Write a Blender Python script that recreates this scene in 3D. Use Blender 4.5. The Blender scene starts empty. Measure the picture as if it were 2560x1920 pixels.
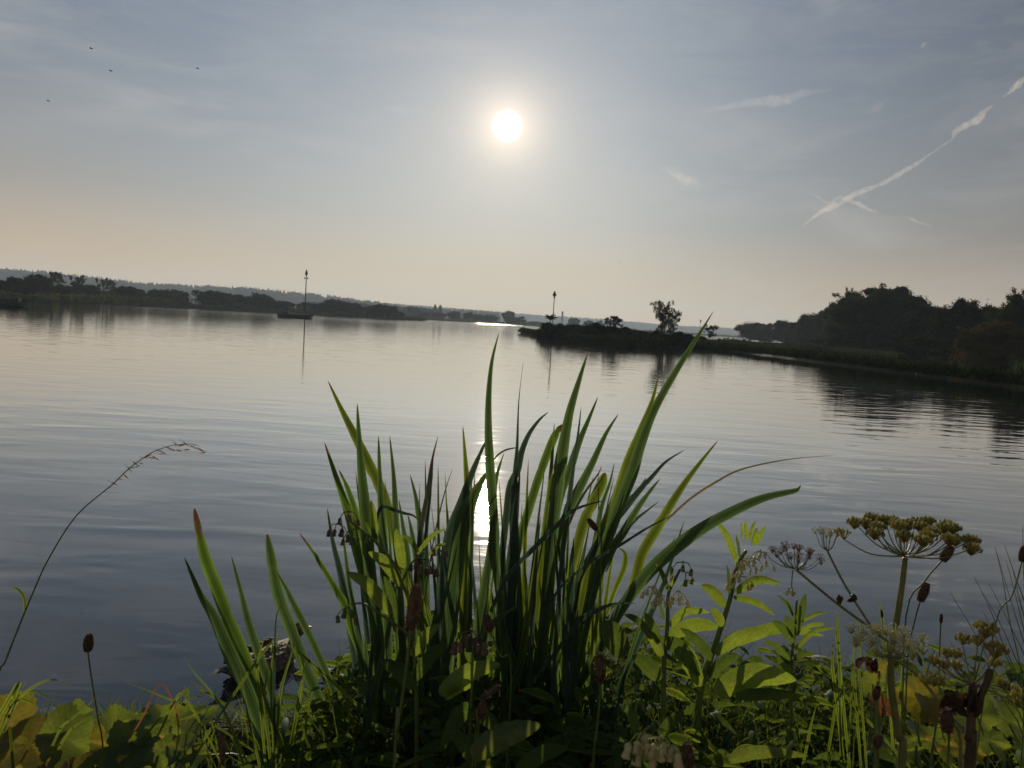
import bpy, math, random
from mathutils import Vector, Matrix
from math import sin, cos, pi, radians, tan, atan2, sqrt
R = random.Random(7)
sc = bpy.context.scene
C = sc.collection

# ------------------------------------------------------------------ camera
EYE = Vector((0, 0, 1.8))
F, CX, CY = 1923.4, 1280.0, 960.0            # focal length and centre of the 2560 x 1920 frame
PITCH, ROLL = radians(4.58), radians(3.4)
fwd = Vector((0, cos(PITCH), -sin(PITCH)))
r0 = Vector((1, 0, 0)); u0 = Vector((0, sin(PITCH), cos(PITCH)))
rt = r0 * cos(ROLL) + u0 * sin(ROLL)
up = -r0 * sin(ROLL) + u0 * cos(ROLL)
camd = bpy.data.cameras.new('camera'); cam = bpy.data.objects.new('camera', camd); C.objects.link(cam)
cam.matrix_world = Matrix(((rt.x, up.x, -fwd.x, EYE.x), (rt.y, up.y, -fwd.y, EYE.y), (rt.z, up.z, -fwd.z, EYE.z), (0, 0, 0, 1)))
camd.sensor_width = 36; camd.lens = F / 2560 * 36
camd.clip_start = 0.02; camd.clip_end = 30000
camd.dof.use_dof = True; camd.dof.focus_distance = 3.5; camd.dof.aperture_fstop = 11
sc.camera = cam

def ray(x, y):
    return (fwd + rt * ((x - CX) / F) - up * ((y - CY) / F)).normalized()
def P(x, y, Y):                                # point seen at (x, y), standing at distance Y in front
    d = ray(x, y); return EYE + d * (Y / d.y)
def onz(x, y, z=0.0):
    d = ray(x, y); return EYE + d * ((z - EYE.z) / d.z)
def px(n, Y): return n / F * Y * 1.02          # n pixels at distance Y, in metres

# ------------------------------------------------------------------ sun, sky
SUND = ray(1268, 315)
SEL = math.asin(SUND.z); SAZ = atan2(SUND.x, SUND.y)
sd = bpy.data.lights.new('sun', 'SUN'); sun = bpy.data.objects.new('sun', sd); C.objects.link(sun)
sd.energy = 3.6; sd.angle = radians(0.5); sd.color = (1.0, 0.87, 0.70)
sun.rotation_euler = SUND.to_track_quat('Z', 'Y').to_euler()
w = bpy.data.worlds.new('World'); sc.world = w; w.use_nodes = True
nt = w.node_tree; nt.nodes.clear()

class NT:                                      # small node helper
    def __init__(s, t): s.t = t
    def n(s, typ, ins=None, **kw):
        nd = s.t.nodes.new(typ)
        for k, v in kw.items(): setattr(nd, k, v)
        for k, v in (ins or {}).items():
            i = nd.inputs[k]
            if isinstance(v, bpy.types.NodeSocket): s.t.links.new(v, i)
            else: i.default_value = v
        return nd
    def m(s, op, a, b=0.0, c=None, clamp=False):
        nd = s.n('ShaderNodeMath', operation=op, use_clamp=clamp)
        for i, v in enumerate((a, b) if c is None else (a, b, c)):
            if isinstance(v, bpy.types.NodeSocket): s.t.links.new(v, nd.inputs[i])
            else: nd.inputs[i].default_value = v
        return nd.outputs[0]
    def mix(s, f, a, b, mode='MIX'):
        nd = s.n('ShaderNodeMix', data_type='RGBA', blend_type=mode)
        for i, v in ((0, f), (6, a), (7, b)):
            if isinstance(v, bpy.types.NodeSocket): s.t.links.new(v, nd.inputs[i])
            else: nd.inputs[i].default_value = v if i == 0 else tuple(v) + (1,) * (4 - len(v))
        return nd.outputs[2]
    def ramp(s, f, pts):
        nd = s.n('ShaderNodeValToRGB'); cr = nd.color_ramp
        while len(cr.elements) < len(pts): cr.elements.new(0.5)
        for e, (p, c) in zip(cr.elements, pts):
            e.position = p; e.color = (tuple(c) + (1,)) if hasattr(c, '__len__') else (c, c, c, 1)
        s.t.links.new(f, nd.inputs[0]); return nd.outputs[0]
    def noise(s, vec, scale, detail=3, rough=.5, dist=0.0):
        nd = s.n('ShaderNodeTexNoise', {'Scale': scale, 'Detail': detail, 'Roughness': rough, 'Distortion': dist})
        if vec is not None: s.t.links.new(vec, nd.inputs['Vector'])
        return nd.outputs['Fac']
    def mapping(s, vec, sc_=(1, 1, 1), loc=(0, 0, 0), rot=(0, 0, 0)):
        nd = s.n('ShaderNodeMapping', {'Scale': sc_, 'Location': loc, 'Rotation': rot}); s.t.links.new(vec, nd.inputs['Vector']); return nd.outputs[0]

k = NT(nt)
SKY_K = 0.05
sky = k.n('ShaderNodeTexSky', sky_type='NISHITA', sun_disc=False, sun_elevation=SEL, sun_rotation=SAZ, altitude=0, air_density=1.0, dust_density=0.35, ozone_density=2.0)
tc = k.n('ShaderNodeTexCoord').outputs['Generated']
nrm = k.n('ShaderNodeVectorMath', {0: tc}, operation='NORMALIZE').outputs[0]
dotn = k.n('ShaderNodeVectorMath', {0: nrm, 1: tuple(SUND)}, operation='DOT_PRODUCT').outputs['Value']
ang = k.m('ARCCOSINE', k.m('MINIMUM', dotn, 0.9999999))
angd = k.m('MULTIPLY', ang, 180 / pi)
sep = k.n('ShaderNodeSeparateXYZ', {0: nrm})
el = k.m('MULTIPLY', k.m('ARCSINE', sep.outputs[2]), 180 / pi)
# morning haze low over the horizon, lighter towards the sun; thin cirrus higher up
near = k.m('POWER', 2.718, k.m('MULTIPLY', k.m('POWER', k.m('DIVIDE', angd, 30.0), 2.0), -1.0))
hzc = k.mix(near, (.72, .44, .21), (.66, .54, .36))
hzc = k.mix(k.ramp(k.m('DIVIDE', k.m('MAXIMUM', el, 0), 30.0, clamp=True), [(0, 0.0), (.25, .6), (1, 1.0)]), hzc, k.mix(near, (.10, .135, .185), (.24, .34, .47)))
fh = k.ramp(k.m('DIVIDE', k.m('MAXIMUM', el, 0), 30.0, clamp=True), [(0.0, .95), (.12, .88), (.30, .62), (.55, .40), (1.0, .42)])
nk = k.mix(1.0, sky.outputs[0], (SKY_K,) * 3, 'MULTIPLY')
body = k.mix(fh, nk, hzc)
cir1 = k.noise(k.mapping(nrm, (2.2, 2.2, 9), rot=(0.0, 0.35, 0.2)), 2.4, 7, .62, .6)
cir2 = k.noise(k.mapping(nrm, (1, 1, 3), loc=(3, 1, 2)), 2.0, 2)
cir = k.m('MULTIPLY', k.ramp(cir1, [(.44, 0.0), (.80, 1.0)]), k.ramp(cir2, [(.36, 0.0), (.60, 1.0)]))
body = k.mix(k.m('MULTIPLY', cir, .55), body, (.55, .53, .51))
def gauss(amp, wd, pw=2.0):
    return k.m('MULTIPLY', k.m('POWER', 2.718, k.m('MULTIPLY', k.m('POWER', k.m('DIVIDE', angd, wd), pw), -1.0)), amp)
g1 = k.mix(1.0, (1.0, .76, .50), gauss(.85, 1.9, 1.15), 'MULTIPLY')
disc = k.mix(1.0, (1.0, .93, .78), gauss(42.0, 0.60, 3.0), 'MULTIPLY')
body = k.mix(1.0, body, k.ramp(sep.outputs[0], [(0.12, 1.0), (.62, .64)]), 'MULTIPLY')
g2 = k.mix(1.0, (1.0, .84, .62), gauss(.06, 7.0, 1.5), 'MULTIPLY')
tot = k.mix(1.0, k.mix(1.0, body, g2, 'ADD'), k.mix(1.0, g1, disc, 'ADD'), 'ADD')
tot2 = k.mix(1.0, tot, (1 / SKY_K,) * 3, 'MULTIPLY')
b2 = k.n('ShaderNodeBackground', {'Color': tot2, 'Strength': SKY_K})
ad = b2
wo = k.n('ShaderNodeOutputWorld', {'Surface': ad.outputs[0]})
w.cycles.sampling_method = 'MANUAL'; w.cycles.sample_map_resolution = 2048
sc.view_settings.view_transform = 'Standard'; sc.view_settings.look = 'None'
sc.view_settings.exposure = 0.06; sc.view_settings.gamma = 1.0
sc.cycles.max_bounces = 8; sc.cycles.transparent_max_bounces = 8; sc.cycles.volume_bounces = 1
sc.cycles.sample_clamp_indirect = 6.0; sc.cycles.sample_clamp_direct = 0.0
sc.cycles.use_denoising = True
sc.cycles.volume_max_steps = 64

# ------------------------------------------------------------------ mesh helpers
class MB:
    def __init__(s): s.v = []; s.f = []; s.uv = []; s.mi = []
    def add(s, vs, fs, uvs=None, mi=0):
        o = len(s.v); s.v.extend(vs)
        s.uv.extend(uvs if uvs else [(0.5, 0.5)] * len(vs))
        for f in fs: s.f.append(tuple(i + o for i in f)); s.mi.append(mi)
    def tube(s, pts, rad, n=6, mi=0, cap=True):
        m = len(pts)
        if not hasattr(rad, '__len__'): rad = [rad] * m
        vs = []; uv = []
        prev = None
        for i, p in enumerate(pts):
            t = (pts[min(i + 1, m - 1)] - pts[max(i - 1, 0)])
            t = t.normalized() if t.length > 1e-9 else Vector((0, 0, 1))
            a = prev if prev is not None else (Vector((1, 0, 0)) if abs(t.x) < .9 else Vector((0, 1, 0)))
            s1 = (a - t * a.dot(t)).normalized(); s2 = t.cross(s1); prev = s1
            for j in range(n):
                an = 2 * pi * j / n
                vs.append(p + (s1 * cos(an) + s2 * sin(an)) * rad[i]); uv.append((j / n, i / max(1, m - 1)))
        fs = [(i * n + j, i * n + (j + 1) % n, (i + 1) * n + (j + 1) % n, (i + 1) * n + j) for i in range(m - 1) for j in range(n)]
        if cap: fs.append(tuple(range(n - 1, -1, -1))); fs.append(tuple((m - 1) * n + j for j in range(n)))
        s.add(vs, fs, uv, mi)
    def blob(s, c, rx, ry, rz, axis=None, n=6, m=4, mi=0, lump=0.0):
        q = axis.to_track_quat('Z', 'Y') if axis is not None else None
        vs = []; uv = []
        for i in range(m + 1):
            th = pi * i / m
            for j in range(n):
                ph = 2 * pi * j / n
                k_ = 1 + (R.uniform(-lump, lump) if lump else 0)
                p = Vector((rx * sin(th) * cos(ph), ry * sin(th) * sin(ph), rz * cos(th))) * k_
                if q: p = q @ p
                vs.append(c + p); uv.append((j / n, i / m))
        fs = [(i * n + j, (i + 1) * n + j, (i + 1) * n + (j + 1) % n, i * n + (j + 1) % n) for i in range(m) for j in range(n)]
        s.add(vs, fs, uv, mi)
    def box(s, c, sx, sy, sz, q=None, mi=0):
        vs = []
        for z in (-1, 1):
            for (x, y) in ((-1, -1), (1, -1), (1, 1), (-1, 1)):
                p = Vector((x * sx / 2, y * sy / 2, z * sz / 2))
                vs.append(c + (q @ p if q else p))
        s.add(vs, [(3, 2, 1, 0), (4, 5, 6, 7), (0, 1, 5, 4), (1, 2, 6, 5), (2, 3, 7, 6), (3, 0, 4, 7)], None, mi)
    def build(s, name, mats, parent=None, smooth=True, origin=None):
        me = bpy.data.meshes.new(name)
        o0 = Vector(origin) if origin is not None else Vector((0, 0, 0))
        me.from_pydata([tuple(v - o0) for v in s.v], [], s.f)
        ul = me.uv_layers.new(name='UVMap')
        li = [0] * len(me.loops); me.loops.foreach_get('vertex_index', li)
        flat = []
        for i in li: flat.extend(s.uv[i])
        ul.data.foreach_set('uv', flat)
        if not isinstance(mats, (list, tuple)): mats = [mats]
        for m_ in mats: me.materials.append(m_)
        if len(mats) > 1: me.polygons.foreach_set('material_index', s.mi)
        if smooth: me.polygons.foreach_set('use_smooth', [True] * len(me.polygons))
        me.update()
        o = bpy.data.objects.new(name, me); C.objects.link(o)
        if origin is not None: o.location = o0
        if parent is not None:
            o.parent = parent
            if origin is None: o.matrix_parent_inverse = Matrix.Translation(-parent.location)
            else: o.location = o0 - parent.location
        return o
def tag(o, label=None, cat=None, group=None, kind=None):
    if label: o['label'] = label
    if cat: o['category'] = cat
    if group: o['group'] = group
    if kind: o['kind'] = kind
    return o
def empty(name, loc, label, cat, group=None, kind=None):
    o = bpy.data.objects.new(name, None); C.objects.link(o); o.location = loc; o.empty_display_size = .1
    return tag(o, label, cat, group, kind)
def smooth_path(pts, sub=4):
    """Catmull-Rom through Vectors"""
    out = []; n = len(pts)
    for i in range(n - 1):
        p0 = pts[max(i - 1, 0)]; p1 = pts[i]; p2 = pts[i + 1]; p3 = pts[min(i + 2, n - 1)]
        for j in range(sub):
            t = j / sub
            out.append(0.5 * ((2 * p1) + (p2 - p0) * t + (2 * p0 - 5 * p1 + 4 * p2 - p3) * t * t + (3 * p1 - p0 - 3 * p2 + p3) * t ** 3))
    out.append(pts[-1].copy()); return out

# ------------------------------------------------------------------ materials
def newmat(name):
    m = bpy.data.materials.new(name); m.use_nodes = True; m.node_tree.nodes.clear()
    kk = NT(m.node_tree); out = kk.n('ShaderNodeOutputMaterial'); return m, kk, out
def leafmat(name, dif, tra, tip=None, tip_at=.9, rough=.38, gloss=.05, veins=0.0, ribs=0.0, edge=None, tf=.5, var=.25, spots=None, fibre=True, rim=None):
    """dif: reflected colour, tra: colour of light shining through"""
    m, kk, out = newmat(name)
    uvn = kk.n('ShaderNodeUVMap'); uv = uvn.outputs[0]
    s_ = kk.n('ShaderNodeSeparateXYZ', {0: uv}); u, v = s_.outputs[0], s_.outputs[1]
    geo = kk.n('ShaderNodeNewGeometry'); pos = geo.outputs['Position']
    n1 = kk.noise(pos, 9.0, 4)
    dc = kk.mix(kk.ramp(n1, [(.3, 0.0), (.7, 1.0)]), [c * (1 - var) for c in dif], [c * (1 + var) for c in dif])
    tcx = kk.mix(kk.ramp(n1, [(.3, 0.0), (.7, 1.0)]), [c * (1 - var) for c in tra], [c * (1 + var) for c in tra])
    if ribs:                                    # parallel ribs along a blade
        wv = kk.noise(kk.mapping(uv, (26, .6, 1)), 1.0, 2)
        rr = kk.ramp(wv, [(.35, 1 - ribs), (.65, 1.0)])
        dc = kk.mix(1.0, dc, rr, 'MULTIPLY'); tcx = kk.mix(1.0, tcx, rr, 'MULTIPLY')
        mid = kk.m('ABSOLUTE', kk.m('SUBTRACT', u, .5))
        mr = kk.ramp(mid, [(.0, .42), (.20, .50), (.34, .95), (.5, 1.25)])
        tcx = kk.mix(1.0, tcx, mr, 'MULTIPLY')
    if veins:
        a_ = kk.m('ABSOLUTE', kk.m('SUBTRACT', u, .5))
        ph = kk.m('SUBTRACT', kk.m('MULTIPLY', v, 11.0), kk.m('MULTIPLY', a_, 9.0))
        fr = kk.m('ABSOLUTE', kk.m('SUBTRACT', kk.m('FRACT', ph), .5))
        vv = kk.ramp(fr, [(.0, 1 - veins), (.10, 1.0)])
        mr = kk.ramp(a_, [(.0, 1.25), (.03, 1.0)])
        tcx = kk.mix(1.0, tcx, vv, 'MULTIPLY'); tcx = kk.mix(1.0, tcx, mr, 'MULTIPLY')
        vn = kk.n('ShaderNodeTexVoronoi', {'Scale': 90.0}, feature='DISTANCE_TO_EDGE'); kk.t.links.new(pos, vn.inputs['Vector'])
        cr_ = kk.ramp(vn.outputs['Distance'], [(.0, .72), (.10, 1.0)])
        tcx = kk.mix(1.0, tcx, cr_, 'MULTIPLY')
    if spots:
        ns = kk.noise(pos, 22.0, 4, .6)
        f = kk.ramp(ns, [(spots[0], 0.0), (spots[0] + .06, 1.0)])
        dc = kk.mix(f, dc, spots[1]); tcx = kk.mix(f, tcx, [c * 1.2 for c in spots[1]])
    if tip:
        f = kk.ramp(kk.m('ADD', v, kk.m('MULTIPLY', kk.m('SUBTRACT', kk.noise(pos, 60.0, 3), .5), .12)), [(tip_at - .015, 0.0), (tip_at + .03, 1.0)])
        dc = kk.mix(f, dc, tip); tcx = kk.mix(f, tcx, tip)
    bump_h = kk.noise(kk.mapping(uv, (40, 2, 1)) if ribs else pos, 1.0 if ribs else 60.0, 3)
    bp = kk.n('ShaderNodeBump', {'Height': bump_h, 'Strength': .25 if ribs else .35, 'Distance': .002}).outputs[0]
    d = kk.n('ShaderNodeBsdfDiffuse', {'Color': dc, 'Normal': bp}); t = kk.n('ShaderNodeBsdfTranslucent', {'Color': tcx, 'Normal': bp})
    mx = kk.n('ShaderNodeAddShader', {0: d.outputs[0], 1: t.outputs[0]})
    g = kk.n('ShaderNodeBsdfGlossy', {'Color': (1, 1, 1, 1), 'Roughness': rough, 'Normal': bp})
    fr = kk.n('ShaderNodeFresnel', {'IOR': 1.38})
    m2 = kk.n('ShaderNodeMixShader', {0: kk.m('MINIMUM', kk.m('MULTIPLY', fr.outputs[0], gloss * 6), gloss * 2.2), 1: mx.outputs[0], 2: g.outputs[0]})
    kk.t.links.new(m2.outputs[0], out.inputs[0]); return m
def plain(name, col, rough=.7, var=.25, nscale=8.0, bump=.3, bd=.01, col2=None, spec=.3, trans=None):
    m, kk, out = newmat(name)
    pos = kk.n('ShaderNodeTexCoord').outputs['Object']
    n1 = kk.noise(pos, nscale, 5, .6)
    c = kk.mix(kk.ramp(n1, [(.35, 0.0), (.65, 1.0)]), [x * (1 - var) for x in col], col2 or [x * (1 + var) for x in col])
    bp = kk.n('ShaderNodeBump', {'Height': kk.noise(pos, nscale * 3, 5, .6), 'Strength': bump, 'Distance': bd}).outputs[0]
    b = kk.n('ShaderNodeBsdfPrincipled', {'Base Color': c, 'Roughness': rough, 'Normal': bp, 'Specular IOR Level': spec})
    sh = b.outputs[0]
    if trans:
        t = kk.n('ShaderNodeBsdfTranslucent', {'Color': tuple(trans) + (1,)})
        sh = kk.n('ShaderNodeAddShader', {0: sh, 1: t.outputs[0]}).outputs[0]
    kk.t.links.new(sh, out.inputs[0]); return m

M = {}
M['iris'] = leafmat('iris_leaf', (.030, .055, .028), (.062, .105, .026), tip=(.05, .022, .010), tip_at=.975, ribs=.6, spots=(.70, (.06, .035, .015)))
M['iris_yellow'] = leafmat('iris_leaf_yellow', (.04, .062, .014), (.115, .150, .014), tip=(.07, .025, .010), tip_at=.95, ribs=.45, spots=(.68, (.09, .05, .02)))
M['iris_dark'] = leafmat('iris_leaf_dark', (.028, .048, .034), (.026, .046, .026), tip=(.03, .02, .014), tip_at=.95, ribs=.3)
M['iris_brown'] = leafmat('iris_leaf_brown_tip', (.028, .052, .016), (.075, .125, .016), tip=(.045, .018, .011), tip_at=.93, ribs=.35)
M['iris_purple'] = leafmat('iris_leaf_withered', (.042, .042, .030), (.035, .038, .022), tip=(.04, .02, .02), tip_at=.8, ribs=.4)
M['grass'] = leafmat('grass_blade', (.03, .052, .012), (.115, .15, .014), ribs=.15, tip=(.14, .07, .02), tip_at=.93, gloss=.008, rough=.55)
M['grass_dry'] = leafmat('grass_dry', (.14, .115, .075), (.10, .08, .04), ribs=.15)
M['grass_red'] = leafmat('grass_reddish', (.10, .045, .025), (.17, .06, .02), ribs=.15)
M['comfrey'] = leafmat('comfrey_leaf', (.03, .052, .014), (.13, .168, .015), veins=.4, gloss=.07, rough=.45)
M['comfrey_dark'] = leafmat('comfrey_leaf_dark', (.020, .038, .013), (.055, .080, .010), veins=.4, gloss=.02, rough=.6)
M['butterbur'] = leafmat('broad_leaf', (.028, .048, .016), (.085, .105, .010), veins=.35, gloss=.10, rough=.30, spots=(.66, (.22, .13, .02)))
M['butterbur_yellow'] = leafmat('broad_leaf_yellow', (.075, .068, .015), (.125, .105, .010), veins=.35, gloss=.08, rough=.35, spots=(.66, (.07, .04, .015)))
M['leaf_rust'] = leafmat('leaf_rusty', (.07, .035, .015), (.09, .035, .010), veins=.4, spots=(.55, (.08, .03, .015)))
M['leaf_brown'] = leafmat('leaf_dead_brown', (.030, .018, .011), (.028, .014, .008), veins=.3)
M['stem'] = plain('stem_green', (.07, .10, .03), .5, .25, 40, .2, .001, trans=(.05, .07, .01))
M['stem_purple'] = plain('stem_purple', (.055, .043, .028), .5, .3, 40, .2, .001)
M['stem_hog'] = plain('hogweed_stem', (.11, .12, .045), .45, .25, 30, .3, .001, trans=(.06, .06, .015))
M['seed'] = plain('hogweed_seed', (.19, .185, .06), .75, .35, 120, .4, .001, col2=(.10, .09, .035), trans=(.26, .24, .04))
M['floret'] = plain('floret', (.30, .30, .13), .6, .2, 120, .1, .001, trans=(.16, .16, .06))
M['floret_brown'] = plain('floret_brown', (.13, .06, .035), .6, .3, 120, .1, .001)
M['bell'] = plain('comfrey_bell', (.34, .32, .17), .6, .2, 90, .1, .001, trans=(.22, .21, .08))
M['bell_dry'] = plain('comfrey_calyx_dry', (.085, .06, .05), .7, .35, 90, .3, .001, trans=(.05, .03, .02))
M['bell_green'] = plain('comfrey_calyx', (.07, .10, .035), .7, .3, 90, .3, .001, trans=(.07, .09, .02))
M['plantain'] = plain('plantain_head', (.050, .036, .022), .8, .4, 200, .6, .001, col2=(.14, .10, .065), trans=(.030, .020, .010))
M['plantain_pale'] = plain('plantain_bract', (.26, .17, .12), .7, .3, 200, .3, .001, trans=(.22, .13, .08))
M['soil'] = plain('bank_soil', (.018, .016, .011), 1.0, .4, 4.0, .8, .03, col2=(.03, .034, .014), spec=.05)
M['bark'] = plain('tree_bark', (.045, .036, .028), .9, .3, 6, .5, .02)

def treeleaf(name, dif, tra, var=.4):
    m, kk, out = newmat(name)
    oi = kk.n('ShaderNodeObjectInfo'); pos = kk.n('ShaderNodeTexCoord').outputs['Object']
    n1 = kk.noise(pos, .5, 4, .6)
    rr = kk.m('ADD', kk.ramp(n1, [(.3, 0.0), (.7, .75)]), kk.m('MULTIPLY', oi.outputs['Random'], .25))
    dc = kk.mix(rr, [c * (1 - var) for c in dif], [dif[0] * (1 + var * 1.5), dif[1] * (1 + var), dif[2] * (1 + var * .5)])
    tcx = kk.mix(rr, [c * (1 - var) for c in tra], [tra[0] * (1 + var * 1.5), tra[1] * (1 + var), tra[2]])
    d = kk.n('ShaderNodeBsdfDiffuse', {'Color': dc}); t = kk.n('ShaderNodeBsdfTranslucent', {'Color': tcx})
    a = kk.n('ShaderNodeAddShader', {0: d.outputs[0], 1: t.outputs[0]}); kk.t.links.new(a.outputs[0], out.inputs[0]); return m
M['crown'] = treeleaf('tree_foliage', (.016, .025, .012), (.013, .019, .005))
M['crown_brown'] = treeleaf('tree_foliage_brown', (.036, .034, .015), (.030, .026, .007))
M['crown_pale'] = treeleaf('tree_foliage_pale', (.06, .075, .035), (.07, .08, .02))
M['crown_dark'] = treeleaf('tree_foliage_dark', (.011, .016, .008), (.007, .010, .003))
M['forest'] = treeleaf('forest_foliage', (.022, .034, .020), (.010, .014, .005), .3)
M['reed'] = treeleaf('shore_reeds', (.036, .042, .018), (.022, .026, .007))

# ------------------------------------------------------------------ water
def water_mat():
    m, kk, out = newmat('lake_water')
    pos = kk.n('ShaderNodeNewGeometry').outputs['Position']
    sp = kk.n('ShaderNodeSeparateXYZ', {0: pos})
    dist = sp.outputs[1]
    calm = kk.ramp(kk.noise(kk.mapping(pos, (.004, .018, 1)), 1.0, 3, .5), [(.38, .25), (.62, 1.0)])
    wind = kk.ramp(kk.m('DIVIDE', kk.m('ADD', dist, kk.m('MULTIPLY', kk.noise(kk.mapping(pos, (.01, .02, 1)), 1.0, 3), 60.0)), 640.0, clamp=True), [(.02, .22), (.06, .26), (.12, .17), (.20, .13), (.30, .30), (.62, .45), (.9, .5)])
    wind = kk.m('MULTIPLY', wind, 3.0)
    a1 = kk.noise(kk.mapping(pos, (.55, 1.5, 1), rot=(0, 0, .12)), 1.0, 2, .45, .4)      # long low swell
    a2 = kk.noise(kk.mapping(pos, (2.0, 4.6, 1), rot=(0, 0, -.15)), 1.0, 2, .5, .3)      # ripples
    a3 = kk.noise(kk.mapping(pos, (9, 15, 1)), 1.0, 2, .5)                               # fine skin
    h = kk.m('ADD', kk.m('MULTIPLY', a1, .020), kk.m('MULTIPLY', kk.m('MULTIPLY', a2, calm), .0062))
    h = kk.m('ADD', h, kk.m('MULTIPLY', kk.m('MULTIPLY', a3, calm), .0007))
    h = kk.m('MULTIPLY', h, wind)
    far = kk.ramp(kk.m('DIVIDE', dist, 640.0, clamp=True), [(.22, 0.0), (.30, .22), (.50, .35), (.66, 1.0)])
    h = kk.m('ADD', h, kk.m('MULTIPLY', kk.m('MULTIPLY', kk.noise(kk.mapping(pos, (1.3, 2.0, 1)), 1.0, 3, .6), far), .11))
    bp = kk.n('ShaderNodeBump', {'Height': h, 'Strength': 1.0, 'Distance': 1.0}).outputs[0]
    fr = kk.n('ShaderNodeFresnel', {'IOR': 1.36, 'Normal': bp}).outputs[0]
    fac = kk.m('MINIMUM', kk.m('MULTIPLY', fr, 2.0), .97)
    mud = kk.mix(kk.ramp(kk.noise(kk.mapping(pos, (.5, .9, 1)), 1.0, 4), [(.35, 0.0), (.65, 1.0)]), (.018, .022, .030), (.030, .030, .036))
    body = kk.n('ShaderNodeBsdfDiffuse', {'Color': mud})
    g = kk.n('ShaderNodeBsdfGlossy', {'Color': (.93, .93, .91, 1), 'Roughness': .03, 'Normal': bp})
    mx = kk.n('ShaderNodeMixShader', {0: fac, 1: body.outputs[0], 2: g.outputs[0]})
    kk.t.links.new(mx.outputs[0], out.inputs[0]); return m
wm = MB()
xs = (-3000, 3000); ys = (0.5, 5200)
wm.add([Vector((xs[0], ys[0], 0)), Vector((xs[1], ys[0], 0)), Vector((xs[1], ys[1], 0)), Vector((xs[0], ys[1], 0))], [(0, 1, 2, 3)])
water = wm.build('water', water_mat(), smooth=False); tag(water, kind='structure')

# ------------------------------------------------------------------ near bank
def gz(x, y):                                   # height of the bank we stand on
    e = 2.15 + .10 * sin(x * 2.1) + .06 * sin(x * 5.3 + 1) - .12 * max(0, min(1, (-x - .3))) 
    e += .25 * max(0, min(1, x - .2))
    h = .66 + .03 * sin(x * 3 + y) + .02 * sin(7 * x) * cos(5 * y)
    if y > e: h -= (y - e) * .75
    return max(h, -.5)
gm = MB(); nx, ny = 90, 60
vs = []
for j in range(ny + 1):
    for i in range(nx + 1):
        x = -6 + 12 * i / nx; y = -2.5 + 7 * j / ny
        vs.append(Vector((x, y, gz(x, y) + R.uniform(-.008, .008))))
gm.add(vs, [(j * (nx + 1) + i, j * (nx + 1) + i + 1, (j + 1) * (nx + 1) + i + 1, (j + 1) * (nx + 1) + i) for j in range(ny) for i in range(nx)])
tag(gm.build('ground', M['soil']), kind='structure')
#PART2

# ------------------------------------------------------------------ far shores
def lerp_tab(tab, x):
    if x <= tab[0][0]: return tab[0][1]
    for (a, b), (c, d) in zip(tab, tab[1:]):
        if x <= c: return b + (d - b) * (x - a) / (c - a)
    return tab[-1][1]
def land(name, front, back, h, mat, kind='structure', slope=3.0):
    """flat land whose front edge dips into the water; front/back are (x, y) world lists of the same length"""
    mb = MB(); n = len(front); vs = []
    rows = 6
    for i in range(n):
        f_ = Vector((front[i][0], front[i][1], 0)); b_ = Vector((back[i][0], back[i][1], 0)); d = (b_ - f_); L = d.length; d.normalize()
        ds = [(-slope * .4, -.3), (0, .0), (slope * .25, h * .55), (slope, h), (L * .5 + slope, h * 1.1), (max(L, slope * 2), h * 1.1)]
        for q, z in ds:
            p = f_ + d * q; vs.append(Vector((p.x, p.y, z + (R.uniform(-.08, .08) if 0 < z else 0))))
    mb.add(vs, [(i * rows + j, (i + 1) * rows + j, (i + 1) * rows + j + 1, i * rows + j + 1) for i in range(n - 1) for j in range(rows - 1)])
    return tag(mb.build(name, mat), kind=kind)
SHORE = [(-260, 150), (-100, 165), (65, 182), (250, 228), (407, 268), (692, 308), (900, 325), (1021, 330)]
SHORE2 = [(700, 440), (940, 470), (1116, 520), (1306, 525), (1420, 600), (1600, 700), (1900, 800), (2700, 900)]
def shore_pts(tab, n):
    out = []
    for i in range(n + 1):
        x = tab[0][0] + (tab[-1][0] - tab[0][0]) * i / n
        Y = lerp_tab(tab, x); p = P(x, 700, Y); out.append((p.x + R.uniform(-1, 1), Y + R.uniform(-2, 2)))
    return out
M['meadow'] = plain('meadow', (.045, .055, .022), 1.0, .35, .05, .3, .05, col2=(.085, .085, .04), spec=0)
fr1 = shore_pts(SHORE, 60); fr1.append((fr1[-1][0] + 4, fr1[-1][1] + 25))
bk1 = [(x * 9 - 300, 2600 + i * 2) for i, (x, y) in enumerate(fr1)]
land('far_bank', fr1, bk1, .9, M['meadow'])
fr2 = shore_pts(SHORE2, 40); bk2 = [(x * 7.0, 4300) for x, y in fr2]
land('far_meadow', fr2, bk2, .8, M['meadow'])

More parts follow.
